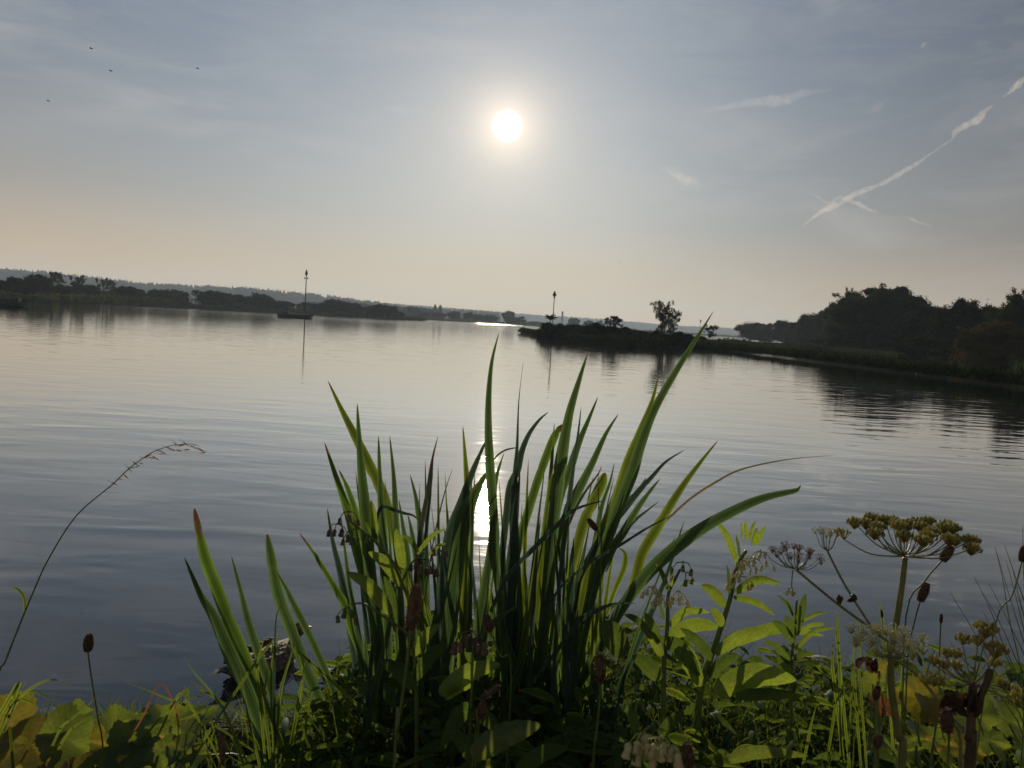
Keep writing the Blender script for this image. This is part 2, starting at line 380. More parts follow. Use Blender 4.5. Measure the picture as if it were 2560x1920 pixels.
# hills: ridge lines (x, y) in the frame with a distance, each a real slope with a wood on it
def ridge(name, tab, Y, foot, mat, n=160):
    mb = MB(); vs = []; rows = 9; info = []
    x0, x1 = tab[0][0], tab[-1][0]
    for i in range(n + 1):
        xx = x0 + (x1 - x0) * i / n; yy = lerp_tab(tab, xx)
        top = P(xx, yy, Y); H = top.z - 15
        col = []
        for j in range(rows):
            t = j / (rows - 1)
            y = Y - foot * (1 - t) if t <= 1 else Y
            z = H * (sin(t * pi / 2) ** 1.3) + R.uniform(-1.2, 1.2) * (t > 0)
            x = top.x * (y / Y) if t < 1 else top.x
            p = Vector((x, y, max(z, -1 if t == 0 else .2))); vs.append(p); col.append(p)
        vs.append(Vector((top.x * 1.1, Y + foot * .6, H * .55))); info.append(col)
    r_ = rows + 1
    mb.add(vs, [(i * r_ + j, (i + 1) * r_ + j, (i + 1) * r_ + j + 1, i * r_ + j + 1) for i in range(n) for j in range(rows)])
    tag(mb.build(name, mat), kind='structure'); return info
def forest(name, label, info, mat, conifer, per=3, size=(10, 15), rows=(3, 9)):
    mb = MB()
    for i in range(len(info) - 1):
        for j in range(rows[0], rows[1]):
            for q in range(per if j > rows[1] - 3 else max(1, per - 1)):
                t = R.random(); a = info[i][j]; b = info[i + 1][j]; p = a.lerp(b, t)
                if j > 0: p = p.lerp(info[i][j - 1], R.random() * (.8 if j < rows[1] - 1 else .2))
                h = R.uniform(*size); w_ = h * R.uniform(.16, .26)
                if R.random() < conifer:
                    nn = 5; ring = [p + Vector((cos(2 * pi * k_ / nn) * w_, sin(2 * pi * k_ / nn) * w_, h * .05)) for k_ in range(nn)]
                    r2 = [p + Vector((cos(2 * pi * k_ / nn + .5) * w_ * .6, sin(2 * pi * k_ / nn + .5) * w_ * .6, h * .55)) for k_ in range(nn)]
                    mb.add(ring + r2 + [p + Vector((0, 0, h))], [(k_, (k_ + 1) % nn, nn + (k_ + 1) % nn, nn + k_) for k_ in range(nn)] + [(nn + k_, nn + (k_ + 1) % nn, 2 * nn) for k_ in range(nn)])
                else:
                    mb.blob(p + Vector((0, 0, h * .45)), w_ * 2.3, w_ * 2.3, h * .42, n=6, m=4, lump=.22)
    o = mb.build(name, mat, smooth=False); return tag(o, label, 'woodland', kind='stuff')
RIDGE_L = [(-450, 655), (0, 677), (120, 685), (346, 712), (407, 716), (610, 724), (700, 733), (814, 744), (900, 756), (1000, 770), (1110, 786), (1250, 806)]
RIDGE_M = [(770, 765), (850, 746), (905, 752), (962, 762), (1010, 772), (1090, 790)]
RIDGE_R = [(700, 745), (900, 751), (990, 759), (1116, 768), (1306, 784), (1500, 796), (1544, 800), (1691, 814), (1823, 819), (1900, 824), (2100, 838), (2300, 850)]
M['hill'] = plain('hill_ground', (.03, .04, .02), 1.0, .3, .01, .2, .1, spec=0)
i1 = ridge('hill', RIDGE_L, 1750, 500, M['hill'])
forest('forest', 'hazy blue green conifer wood along the left hill ridge', i1, M['forest'], .75, 4, (13, 24), (4, 9))
i2 = ridge('hill', RIDGE_R, 3300, 1000, M['hill'], 150)
forest('forest', 'pale distant wood on the low hills at the centre and right', i2, M['forest'], .4, 4, (11, 17), (5, 9))
i3 = ridge('hill', RIDGE_M, 900, 200, M['hill'], 50)
forest('forest', 'dark rounded wood on the low rise right of the moored barge', i3, M['forest'], .15, 3, (8, 12), (3, 9))

# ------------------------------------------------------------------ trees
def limb_tree(mb, base, h, spread, nl, seed, rad):
    rr = random.Random(seed); tips = []
    tr = [base, base + Vector((rr.uniform(-.03, .03) * h, rr.uniform(-.03, .03) * h, h * .35)), base + Vector((rr.uniform(-.06, .06) * h, rr.uniform(-.06, .06) * h, h * .72))]
    mb.tube(smooth_path(tr, 3), [rad * (1 - .13 * i) for i in range(7)], 6)
    for i in range(nl):
        t = rr.uniform(.25, 1); st = tr[1].lerp(tr[2], t) if t > .5 else tr[0].lerp(tr[1], .4 + t)
        an = rr.uniform(0, 2 * pi); e = st + Vector((cos(an) * spread * rr.uniform(.5, .9), sin(an) * spread * rr.uniform(.5, .9), h * rr.uniform(.12, .38)))
        mdp = st.lerp(e, .5) + Vector((0, 0, -h * .04))
        mb.tube([st, mdp, e], [rad * .45, rad * .28, rad * .08], 4); tips.append(e)
        for q in range(2):
            e2 = mdp + Vector((rr.uniform(-1, 1) * spread * .4, rr.uniform(-1, 1) * spread * .4, h * rr.uniform(.1, .25)))
            mb.tube([mdp, e2], [rad * .2, rad * .05], 3, cap=False); tips.append(e2)
    return tips
def leafcloud(mb, centres, nleaf, size, rr, shell=.55):
    tot = sum(c[1] * c[2] for c in centres)
    for (c, rx, rz) in centres:
        k_ = int(nleaf * rx * rz / tot)
        for i in range(k_):
            d = Vector((rr.gauss(0, 1), rr.gauss(0, 1), rr.gauss(0, 1))).normalized()
            q = shell + (1 - shell) * rr.random() ** .6
            if rr.random() < .16: q *= rr.uniform(1.0, 1.14)
            p = c + Vector((d.x * rx * q, d.y * rx * q, d.z * rz * q))
            n_ = (d + Vector((rr.uniform(-1, 1), rr.uniform(-1, 1), rr.uniform(-1, 1)))).normalized()
            a = n_.orthogonal().normalized(); a.rotate(Matrix.Rotation(rr.uniform(0, 6.28), 3, n_)); b = n_.cross(a)
            s_ = size * rr.uniform(.6, 1.4)
            mb.add([p - a * s_, p + b * s_ * .45, p + a * s_, p - b * s_ * .45], [(0, 1, 2, 3)])
def cores(mb, cs):                              # dense inner foliage of each clump
    for (c, rx, rz) in cs: mb.blob(c, rx * .74, rx * .74, rz * .74, n=9, m=6, lump=.16)
PROTO = {}
def proto(kind, seed):
    """unit tree: height 1, half width 0.5; returns trunk mesh, crown mesh (object data)"""
    key = (kind, seed)
    if key in PROTO: return PROTO[key]
    rr = random.Random(seed * 13 + hash(kind) % 1 + len(kind)); tb = MB(); cb = MB()
    def dome(nl, zc, rx, rz, lr, qm=1.04):
        cs = [(Vector((0, 0, zc)), rx * .86, rz * .86)]
        for i in range(nl):
            a_ = rr.uniform(0, 2 * pi); t_ = math.acos(rr.uniform(-.75, 1)); q = rr.uniform(.62, qm); lq = rr.uniform(*lr)
            p = Vector((sin(t_) * cos(a_) * (rx - lq * .6) * q, sin(t_) * sin(a_) * (rx - lq * .6) * q, zc + cos(t_) * (rz - lq * .6) * q))
            if p.z < lq * .5: p.z = lq * .5
            cs.append((p, lq, lq * rr.uniform(.75, 1.05)))
        return cs
    if kind == 'round':
        limb_tree(tb, Vector((0, 0, 0)), .8, .3, 7, seed, .030)
        cs = dome(24, .54, .46, .45, (.09, .16)) + [(Vector((rr.uniform(-.12, .12), 0, .24)), .42, .24)]
        leafcloud(cb, cs, 4200, .026, rr); cores(cb, cs)
    elif kind == 'bush':
        limb_tree(tb, Vector((0, 0, 0)), .7, .4, 6, seed, .03)
        cs = dome(20, .40, .50, .56, (.10, .2)) + [(Vector((0, 0, .20)), .48, .24)]
        leafcloud(cb, cs, 3000, .036, rr); cores(cb, cs)
    elif kind == 'sparse':
        tips = limb_tree(tb, Vector((0, 0, 0)), .9, .42, 20, seed, .013)
        cs = [(t, rr.uniform(.035, .085), rr.uniform(.03, .07)) for t in tips]
        leafcloud(cb, cs, 2400, .026, rr, .2)
    elif kind == 'poplar':
        tb.tube([Vector((0, 0, 0)), Vector((0, 0, .5)), Vector((0, 0, .9))], [.03, .02, .005], 5)
        leafcloud(cb, [(Vector((0, 0, .15 + .1 * i)), .5 - abs(i - 3.5) * .07, .14) for i in range(8)], 1400, .06, rr)
    elif kind == 'willow':                      # open young tree on the island
        for s_ in range(7):
            an = rr.uniform(0, 6.28); e = Vector((cos(an) * rr.uniform(.1, .42), sin(an) * rr.uniform(.1, .42), rr.uniform(.75, 1.0)))
            md = e * .5 + Vector((e.x * -.1, 0, .08)); pth = smooth_path([Vector((cos(an) * .03, sin(an) * .03, 0)), md, e], 4); tb.tube(pth, [.014 * (1 - i / 9.5) for i in range(9)], 4)
            for q in range(16):
                st = pth[rr.randint(2, 8)]; e2 = st + Vector((rr.uniform(-.2, .2), rr.uniform(-.2, .2), rr.uniform(.02, .16)))
                tb.tube([st, e2], [.004, .001], 3, cap=False)
                leafcloud(cb, [(st.lerp(e2, .8), .06, .055)], 34, .020, rr, .1)
    elif kind == 'hawthorn':                    # large near trees, spiky top twigs
        tips = limb_tree(tb, Vector((0, 0, 0)), .8, .42, 9, seed, .035)
        cs = dome(60, .46, .52, .52, (.07, .13), .93) + [(Vector((-.06, 0, .22)), .48, .24), (Vector((.12, 0, .25)), .40, .26)]
        leafcloud(cb, cs, 15000, .0165, rr); cores(cb, cs)
        for i in range(26):                      # protruding twigs
            c = rr.choice([q for q in cs[1:47] if q[0].z > .5] or cs); st = c[0]; e = st + Vector((rr.uniform(-.12, .12), rr.uniform(-.12, .12), c[2] * 1.35))
            tb.tube([st, e], [.006, .002], 3, cap=False); leafcloud(cb, [(st.lerp(e, .75), .045, .05)], 60, .014, rr, .1)
    PROTO[key] = (tb, cb); return PROTO[key]
MESHES = {}
def tree(name, kind, seed, xs_, ytop, ypix_w, Y, label, mat='crown', group=None, z0=.8, depth_k=1.0, cat='tree', parts=True):
    """a tree standing at distance Y whose top is seen at (xs_, ytop) and whose crown is ypix_w pixels wide"""
    key = (kind, seed, mat)
    top = P(xs_, ytop, Y); h = top.z - z0; wd = ypix_w / F * Y
    root = empty(name, (top.x, Y, z0 - .3), label, cat, group)
    if key not in MESHES:
        tb, cb = proto(kind, seed)
        t_ = tb.build('trunk', M['bark']); c_ = cb.build('crown', M[mat], smooth=False); MESHES[key] = (t_.data, c_.data)
        for o in (t_, c_): bpy.data.objects.remove(o)
    for nm, me in zip(('trunk', 'crown'), MESHES[key]):
        o = bpy.data.objects.new(nm, me); C.objects.link(o); o.parent = root
        o.scale = (wd * 1.02, wd * depth_k, (h + .3)); o.rotation_euler = (0, 0, 0)
    root.rotation_euler = (0, 0, R.uniform(-.35, .35)); return root
# far left shore, left to right: (x, y top, width, kind, mat, label)
FAR = [
 (-6, 692, 42, 'round', 'crown_dark', 'dark tree behind the left barge, cut by the left edge'),
 (41, 690, 50, 'round', 'crown', 'dark rounded tree on the far left shore, next to the cut one'),
 (74, 700, 36, 'bush', 'crown', 'lower dark tree squeezed in before the tallest crown of the left shore'),
 (98, 680, 62, 'round', 'crown_brown', 'tallest broad brownish tree of the far left shore'),
 (146, 677, 42, 'sparse', 'crown_brown', 'tree with an open twiggy top right of the tallest crown'),
 (152, 704, 48, 'bush', 'crown', 'dense low tree under the open twiggy top'),
 (193, 688, 40, 'sparse', 'crown', 'thin topped tree leaning beside a dense low crown'),
 (198, 706, 46, 'round', 'crown', 'dark low crown under the thin topped leaning tree'),
 (228, 706, 44, 'round', 'crown', 'plain rounded tree between the two groups of twiggy tops'),
 (256, 695, 34, 'sparse', 'crown_brown', 'nearly bare tree with forked top above low scrub'),
 (280, 698, 26, 'sparse', 'crown_brown', 'narrow nearly bare tree, right one of the forked pair'),
 (270, 722, 50, 'bush', 'crown_brown', 'brownish scrub tree under the bare forked pair'),
 (322, 712, 72, 'round', 'crown', 'wide dark flat topped tree right of the bare forked pair'),
 (372, 729, 44, 'bush', 'crown', 'low shrub tree right of the wide flat topped one'),
 (398, 720, 52, 'round', 'crown', 'mid height tree with ragged top left of the gap'),
 (437, 720, 66, 'round', 'crown_brown', 'broad brownish tree below the hill ridge, left of the gap'),
 (498, 724, 40, 'sparse', 'crown', 'small ragged tree right of the gap in the far trees'),
 (541, 723, 72, 'round', 'crown', 'broad dark tree left of the barge with the mast'),
 (592, 729, 44, 'bush', 'crown', 'rounded shrub tree beside the broad dark one'),
 (652, 731, 70, 'round', 'crown', 'peaked dark tree just left of the moored barge'),
 (706, 747, 56, 'bush', 'crown', 'low tree directly left of the tall mast'),
 (764, 752, 42, 'round', 'crown', 'small round tree directly behind the tall mast'),
 (798, 753, 38, 'bush', 'crown', 'small round tree just right of the tall mast'),
 (842, 745, 64, 'round', 'crown', 'broad tree in front of the low wooded rise'),
 (884, 751, 42, 'bush', 'crown', 'shrub tree right below the wooded rise'),
 (920, 765, 44, 'round', 'crown', 'lower tree before the last dark crown of the near shore'),
 (961, 758, 60, 'round', 'crown_dark', 'last broad dark crown before the shore recedes'),
 (996, 776, 32, 'bush', 'crown', 'small bush at the end of the nearer left shore')]
FG = 'trees along the far left shore'
for i, (x, y, w_, kd, mt, lb) in enumerate(FAR):
    if kd == 'round' and w_ > 45: kd = 'hawthorn'
    Y = lerp_tab(SHORE, x) + 9 + R.uniform(0, 6)
    tree('shore_tree', kd, i % 3 + 1, x, y, w_ * 1.3, Y, lb, mt, FG, z0=.6)
FAR2 = [
 (1034, 763, 40, 'round', 640, 'pale hazy tree left of the two poplars'),
 (1064, 777, 34, 'bush', 560, 'dark shrub tree below the left poplar'),
 (1088, 760, 12, 'poplar', 800, 'left one of the two slim poplars on the far plain'),
 (1101, 761, 13, 'poplar', 800, 'right one of the two slim poplars on the far plain'),
 (1097, 779, 42, 'round', 550, 'broad low tree just below the poplars'),
 (1135, 775, 40, 'round', 560, 'rounded tree right of the two poplars'),
 (1172, 780, 36, 'round', 560, 'left one of two joined low trees left of the lone tall tree'),
 (1197, 782, 34, 'bush', 560, 'right one of two joined low trees left of the lone tall tree'),
 (1226, 785, 44, 'round', 565, 'domed low tree left of the lone tall tree'),
 (1272, 773, 38, 'round', 570, 'lone tall round tree above the sun glitter on the water'),
 (1298, 789, 42, 'bush', 575, 'lower bushy tree attached right of the lone tall tree'),
 (1340, 802, 44, 'bush', 640, 'flat hazy bush between the lone tall tree and the island'),
 (1435, 792, 34, 'round', 680, 'grey hazy tree seen over the left part of the island'),
 (1472, 798, 28, 'round', 680, 'smaller grey hazy tree seen over the island'),
 (1498, 799, 26, 'bush', 700, 'rightmost grey hazy tree seen over the island')]
for i, (x, y, w_, kd, Y, lb) in enumerate(FAR2):
    tree('poplar' if kd == 'poplar' else 'distant_tree', kd, i % 4, x, y, w_ * 1.1, Y, lb, 'crown', 'hazy trees on the distant shore', z0=.6)
# right bank
BANK_G = 'trees on the right bank'
RT = [
 (1880, 800, 92, 'round', 1, 300, 'crown', 'hazy rounded tree at the left end of the right wood'),
 (1918, 804, 60, 'bush', 2, 290, 'crown', 'small hazy crown right of the hazy rounded tree'),
 (1962, 793, 58, 'round', 3, 255, 'crown', 'small tree with a knobbly top between two hazy crowns'),
 (1996, 800, 66, 'bush', 0, 235, 'crown', 'low bush right of the knobbly topped tree'),
 (2030, 774, 84, 'round', 0, 225, 'crown', 'blue hazed round tree next to the largest tree'),
 (2066, 768, 60, 'round', 2, 205, 'crown', 'hazy tree tucked between the blue hazed round one and the largest'),
 (2098, 741, 70, 'round', 3, 185, 'crown', 'dark tree on the left flank of the largest tree'),
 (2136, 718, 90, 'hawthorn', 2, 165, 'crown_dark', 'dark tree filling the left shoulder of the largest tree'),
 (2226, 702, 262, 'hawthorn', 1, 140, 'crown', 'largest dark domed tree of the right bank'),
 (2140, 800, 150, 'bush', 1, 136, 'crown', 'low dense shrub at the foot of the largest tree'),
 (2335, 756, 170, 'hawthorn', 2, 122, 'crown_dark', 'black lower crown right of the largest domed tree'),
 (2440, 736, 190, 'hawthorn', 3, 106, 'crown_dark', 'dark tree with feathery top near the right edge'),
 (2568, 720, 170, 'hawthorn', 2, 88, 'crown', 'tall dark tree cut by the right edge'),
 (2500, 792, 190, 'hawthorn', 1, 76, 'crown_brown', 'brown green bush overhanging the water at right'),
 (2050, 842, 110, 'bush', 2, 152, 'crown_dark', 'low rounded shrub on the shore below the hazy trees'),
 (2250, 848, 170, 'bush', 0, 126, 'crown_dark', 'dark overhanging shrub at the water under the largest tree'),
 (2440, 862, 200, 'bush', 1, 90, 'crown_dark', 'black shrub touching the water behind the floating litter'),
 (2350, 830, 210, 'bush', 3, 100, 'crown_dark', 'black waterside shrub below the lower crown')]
for (x, y, w_, kd, sdd, Y, mt, lb) in RT:
    tree('bank_tree', kd, sdd, x, y, w_ * 1.05, Y, lb, mt, BANK_G, z0=.4 if Y > 160 else -.3, depth_k=.8)
# island and right bank land
FRONT = [(1300, 833), (1312, 834), (1342, 838), (1376, 845), (1446, 856), (1539, 863), (1632, 867.5), (1735, 869), (1900, 873), (2025, 876), (2143, 880), (2246, 890.5), (2372, 906), (2487, 921), (2560, 938), (2700, 975), (2900, 1030)]
fi = []; bi = []
for i in range(len(FRONT) - 1):
    for q in range(6):
        t = q / 6; x = FRONT[i][0] * (1 - t) + FRONT[i + 1][0] * t; y = FRONT[i][1] * (1 - t) + FRONT[i + 1][1] * t
        p = onz(x, y); fi.append((p.x + R.uniform(-.2, .2), p.y + R.uniform(-.3, .3)))
        dep = lerp_tab([(1300, 2), (1342, 8), (1400, 16), (1700, 40), (1800, 160), (2200, 260), (2900, 260)], x)
        bi.append((p.x + dep * .25, p.y + dep) if x < 1735 else (p.x + 300, p.y + 350))
M['island'] = plain('island_ground', (.02, .024, .012), 1.0, .4, .4, .5, .1, col2=(.04, .04, .02), spec=0)
land('island_ground', fi, bi, .7, M['island'], slope=1.6)
ISL = [
 (1376, 803, 46, 'bush', 0, 103, 'crown', 'dark bush carrying the palm like tuft at the island tip'),
 (1350, 822, 34, 'bush', 2, 112, 'crown', 'lowest bush at the left tip of the island'),
 (1410, 812, 46, 'bush', 3, 101, 'crown_dark', 'dark bush right below the slim beacon'),
 (1432, 803, 60, 'bush', 1, 100, 'crown', 'domed bush right of the slim beacon'),
 (1474, 802, 70, 'bush', 2, 98, 'crown', 'broadest bush in the middle of the island hedge'),
 (1520, 806, 56, 'bush', 3, 96, 'crown_dark', 'dark bush left of the twiggy island shrub'),
 (1536, 787, 44, 'sparse', 2, 97, 'crown', 'twiggy shrub sticking out of the island hedge'),
 (1570, 814, 46, 'bush', 0, 94, 'crown', 'mid island bush sloping towards the willow'),
 (1600, 820, 48, 'bush', 1, 92, 'crown_dark', 'low dark bush left of the open willow'),
 (1632, 822, 46, 'bush', 2, 92, 'crown', 'low bush directly left of the open willow stems'),
 (1664, 753, 66, 'willow', 1, 100, 'reed', 'open airy willow standing alone on the island'),
 (1684, 780, 40, 'willow', 2, 103, 'reed', 'thin lower willow stem group right of the open willow'),
 (1668, 829, 44, 'bush', 3, 91, 'crown_dark', 'low dark bush hiding the foot of the open willow'),
 (1704, 826, 44, 'bush', 0, 96, 'crown', 'tufted low bush right of the open willow'),
 (1745, 834, 44, 'bush', 1, 100, 'crown_brown', 'low brown bush crossed by the tallest iris leaf'),
 (1779, 810, 30, 'sparse', 3, 120, 'crown', 'small twiggy shrub right of the tallest iris leaf')]
for (x, y, w_, kd, sdd, Y, mt, lb) in ISL:
    tree('willow' if kd == 'willow' else 'island_bush', kd, sdd, x, y, w_ * (1.25 if kd == 'willow' else 1.55), Y, lb, mt, 'bushes on the island', z0=.3, cat='tree' if kd == 'willow' else 'bush')

def scrub(name, label, pts, hgt, dens, mat, size, seed, wid=3.0, side=0.0):
    """low uncountable growth along a shoreline"""
    rr = random.Random(seed); mb = MB()
    for (a, b) in zip(pts, pts[1:]):
        L = sqrt((b[0] - a[0]) ** 2 + (b[1] - a[1]) ** 2)
        for i in range(int(L * dens)):
            t = rr.random(); off = rr.uniform(.1, wid); x = a[0] + (b[0] - a[0]) * t + off * side; y = a[1] + (b[1] - a[1]) * t + off * (1 - side * .7)
            h = hgt * rr.uniform(.3, 1.0) * (.7 + .3 * sin(x * .35 + seed)); z = rr.uniform(0, h)
            p = Vector((x + rr.uniform(-.5, .5), y, .15 + z)); an = rr.uniform(0, pi); s_ = size * rr.uniform(.5, 1.3)
            a_ = Vector((cos(an), sin(an), rr.uniform(-.5, .5))) * s_ * .5; b_ = Vector((rr.uniform(-.4, .4), rr.uniform(-.3, .3), 1)) * s_
            mb.add([p - a_, p + a_, p + b_ + a_ * .2, p + b_ - a_ * .2], [(0, 1, 2, 3)])
    return tag(mb.build(name, mat, smooth=False), label, 'shore growth', kind='stuff')
scrub('shore_scrub', 'low dark scrub and reeds lining the far left shore', fr1, 2.6, 34, M['reed'], .7, 1, 9)
scrub('shore_reeds', 'pale reeds lining the distant shore behind the glitter', fr2, 2.0, 10, M['reed'], .9, 2, 12)
scrub('island_scrub', 'dark nettles and grass covering the island edge', [p for p in fi if p[0] < 26], 1.35, 120, M['crown_dark'], .22, 3, 3.0)
scrub('bank_reeds', 'green brown reeds along the right bank below the trees', [p for p in fi if 20 <= p[0] < 52], 1.2, 130, M['forest'], .28, 4, 6.0, 1.0)
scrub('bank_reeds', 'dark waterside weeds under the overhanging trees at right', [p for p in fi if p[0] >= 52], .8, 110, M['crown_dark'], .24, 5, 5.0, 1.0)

# ------------------------------------------------------------------ foreground builders
def A_(x, y): return (400 + x / 2.963, 1000 + y / 2.963)
def ribbon(mb, pts, wid, fold=.12, twist=0.0, mi=0, wave=0.0, nfac=None):
    """a leaf blade along world points; wid: half width per point; u across, v along"""
    n = len(pts); vs = []; uv = []
    for i, p in enumerate(pts):
        t = (pts[min(i + 1, n - 1)] - pts[max(i - 1, 0)]).normalized()
        nf = nfac if nfac is not None else (EYE - p).normalized()
        nf = (nf - t * nf.dot(t)).normalized()
        nf = Matrix.Rotation(twist * (.3 + .7 * i / n), 3, t) @ nf
        s_ = t.cross(nf).normalized(); w_ = wid[i]
        wv = wave * w_ * sin(i * 1.7) if wave else 0
        for u in (-1, -.5, 0, .5, 1):
            vs.append(p + s_ * (w_ * u) + nf * (fold * w_ * (1 - abs(u)) + wv * u)); uv.append(((u + 1) / 2, i / (n - 1)))
    fs = [(i * 5 + j, i * 5 + j + 1, (i + 1) * 5 + j + 1, (i + 1) * 5 + j) for i in range(n - 1) for j in range(4)]
    mb.add(vs, fs, uv, mi)
def to_ground(pts, Yb):
    """carry a traced line from its lowest point down into the bank"""
    return pts
def blade(tr, W, Yb, Yt, mat='iris', parent=None, name='leaf', prof=None, twist=None, blunt=False, label=None, fold=.15):
    """tr: traced points tip -> base in the frame; W widest in pixels; Yb, Yt: distance of base and tip"""
    n = len(tr); L = [0]
    for a, b in zip(tr, tr[1:]): L.append(L[-1] + sqrt((a[0] - b[0]) ** 2 + (a[1] - b[1]) ** 2))
    pts = [P(x, y, Yt + (Yb - Yt) * (L[i] / L[-1])) for i, (x, y) in enumerate(tr)][::-1]
    d = (pts[0] - pts[1]).normalized(); g = gz(pts[0].x, pts[0].y) - .03
    if pts[0].z > g and tr[-1][1] > 1570:
        if d.z > -.5: d = (d + Vector((0, 0, -1.2))).normalized()
        st = (pts[0].z - g) / -d.z; st = min(st, .6); pts = [pts[0] + d * st] + pts
    sp = smooth_path(pts, 5); m = len(sp); wd = []
    ym = (Yb + Yt) / 2; hw = px(W, ym) / 2 * (.75 if name == 'blade' else .9)
    for i in range(m):
        v = i / (m - 1)
        if prof: f = prof(v)
        elif blunt: f = min(1.0, .55 + 1.2 * v) * (1 if v < .80 else max(.12, (1 - ((v - .80) / .20) ** 2.2 * .85)))
        else: f = (.62 + .38 * min(1, v / .35)) * (min(1.0, ((1 - v) / .42)) ** .75 if v > .58 else 1.0)
        wd.append(max(hw * f, hw * .02))
    for q in range(R.choice((0, 1, 1, 2))):
        j = R.randint(int(m * .3), m - 3); wd[j] *= R.uniform(.78, .93)
    mb = MB(); ribbon(mb, sp, wd, fold, R.uniform(-.35, .35) if twist is None else twist)
    o = mb.build(name, M[mat], parent)
    if label: o['label'] = label
    return o
def d_(pts): return [(x, y) for x, y in pts]

IRIS_A = [
 ([(486,1272),(511,1388),(545,1479),(572,1553),(590,1590),(628,1687),(650,1766),(690,1900)], 33, 1.78, 1.70, 'iris_brown', True),
 ([(461,1393),(501,1486),(536,1545),(577,1640),(615,1719),(644,1798),(672,1893)], 37, 1.70, 1.62, 'iris', False),
 ([(578,1388),(602,1479),(621,1556),(650,1646),(675,1719),(715,1860)], 25, 1.80, 1.86, 'iris', False),
 ([(668,1336),(683,1422),(700,1502),(735,1592),(764,1671),(792,1735),(843,1830)], 31, 1.85, 1.82, 'iris', True),
 ([(678,1407),(714,1469),(732,1507),(780,1602),(821,1694),(856,1782)], 20, 1.83, 1.70, 'iris', False),
 ([(748,1332),(788,1388),(839,1472),(863,1515),(880,1575),(913,1660),(935,1760)], 23, 1.84, 1.80, 'iris_brown', False),
 ([(818,1270),(832,1354),(856,1456),(880,1600),(900,1750)], 20, 1.92, 1.95, 'iris_dark', False)]
IRIS_B = [
 ([(811,1105),(839,1189),(872,1287),(893,1371),(920,1472),(950,1600),(970,1750)], 31, 1.80, 1.76, 'iris_brown', False),
 ([(847,1174),(872,1229),(899,1320),(926,1439),(960,1600)], 25, 1.86, 1.86, 'iris_brown', False),
 ([(893,1008),(898,1101),(906,1202),(916,1304),(926,1439),(945,1600),(955,1800)], 34, 1.76, 1.70, 'iris', False),
 ([(820,952),(852,1020),(883,1081),(923,1162),(960,1243),(980,1320),(1010,1430),(1030,1560)], 29, 1.95, 2.0, 'iris_yellow', False),
 ([(946,1089),(950,1202),(957,1337),(965,1500),(975,1700)], 26, 1.82, 1.80, 'iris', False),
 ([(974,1088),(985,1202),(991,1337),(1000,1500),(1010,1700)], 22, 1.80, 1.83, 'iris', False),
 ([(997,1248),(1008,1320),(1020,1400),(1035,1600)], 17, 1.95, 1.95, 'iris', False),
 ([(1025,1186),(1039,1241),(1048,1301),(1062,1450),(1075,1600)], 18, 1.9, 1.92, 'iris', False),
 ([(1019,1285),(1031,1338),(1047,1450),(1060,1600)], 17, 1.88, 1.9, 'iris', False),
 ([(1095,1090),(1079,1157),(1067,1241),(1052,1325),(1040,1450),(1030,1600)], 14, 1.85, 1.9, 'iris_purple', False),
 ([(1084,1123),(1077,1217),(1067,1325),(1063,1450)], 9, 1.86, 1.9, 'iris_dark', False),
 ([(1132,1170),(1109,1241),(1082,1362),(1060,1520)], 4, 1.95, 1.95, 'iris_purple', False),
 ([(940,1352),(944,1290),(957,1267),(985,1275),(1010,1283),(1035,1290),(1060,1316)][::-1], 10, 1.80, 1.76, 'iris_dark', False)]
IRIS_C = [
 ([(1157,1065),(1164,1157),(1169,1241),(1164,1337),(1160,1500),(1150,1700)], 25, 1.80, 1.82, 'iris_yellow', False),
 ([(1248,830),(1230,902),(1222,985),(1221,1075),(1225,1166),(1230,1238),(1236,1329),(1238,1400),(1250,1500),(1262,1700)], 27, 1.72, 1.66, 'iris', False),
 ([(1221,1090),(1200,1135),(1176,1193),(1150,1265),(1123,1337),(1110,1420),(1095,1550),(1085,1700)], 27, 1.74, 1.78, 'iris_dark', False),
 ([(1219,1178),(1196,1217),(1172,1265),(1152,1337),(1130,1500),(1115,1700)], 46, 1.72, 1.74, 'iris', False),
 ([(1260,1132),(1244,1181),(1237,1217),(1236,1290),(1240,1400)], 14, 1.85, 1.9, 'iris', False),
 ([(1117,1256),(1120,1313),(1123,1420),(1130,1600)], 12, 1.95, 1.95, 'iris_dark', False),
 ([(1308,907),(1297,1003),(1293,1112),(1288,1184),(1284,1289),(1287,1362),(1285,1500),(1290,1700)], 27, 1.82, 1.84, 'iris_dark', 'thin'),
 ([(1371,1030),(1348,1050),(1322,1086),(1304,1130),(1293,1177),(1275,1217),(1266,1289),(1250,1450),(1245,1600)], 20, 1.88, 1.9, 'iris_dark', False),
 ([(1298,1120),(1285,1120),(1258,1128),(1234,1150),(1222,1190)], 5, 1.9, 1.9, 'iris_dark', False),
 ([(1300,1175),(1290,1290),(1278,1400),(1270,1560),(1268,1700)], 28, 1.80, 1.82, 'iris_dark', False),
 ([(1230,1290),(1222,1400),(1200,1540),(1180,1720)], 30, 1.70, 1.66, 'iris', False)]
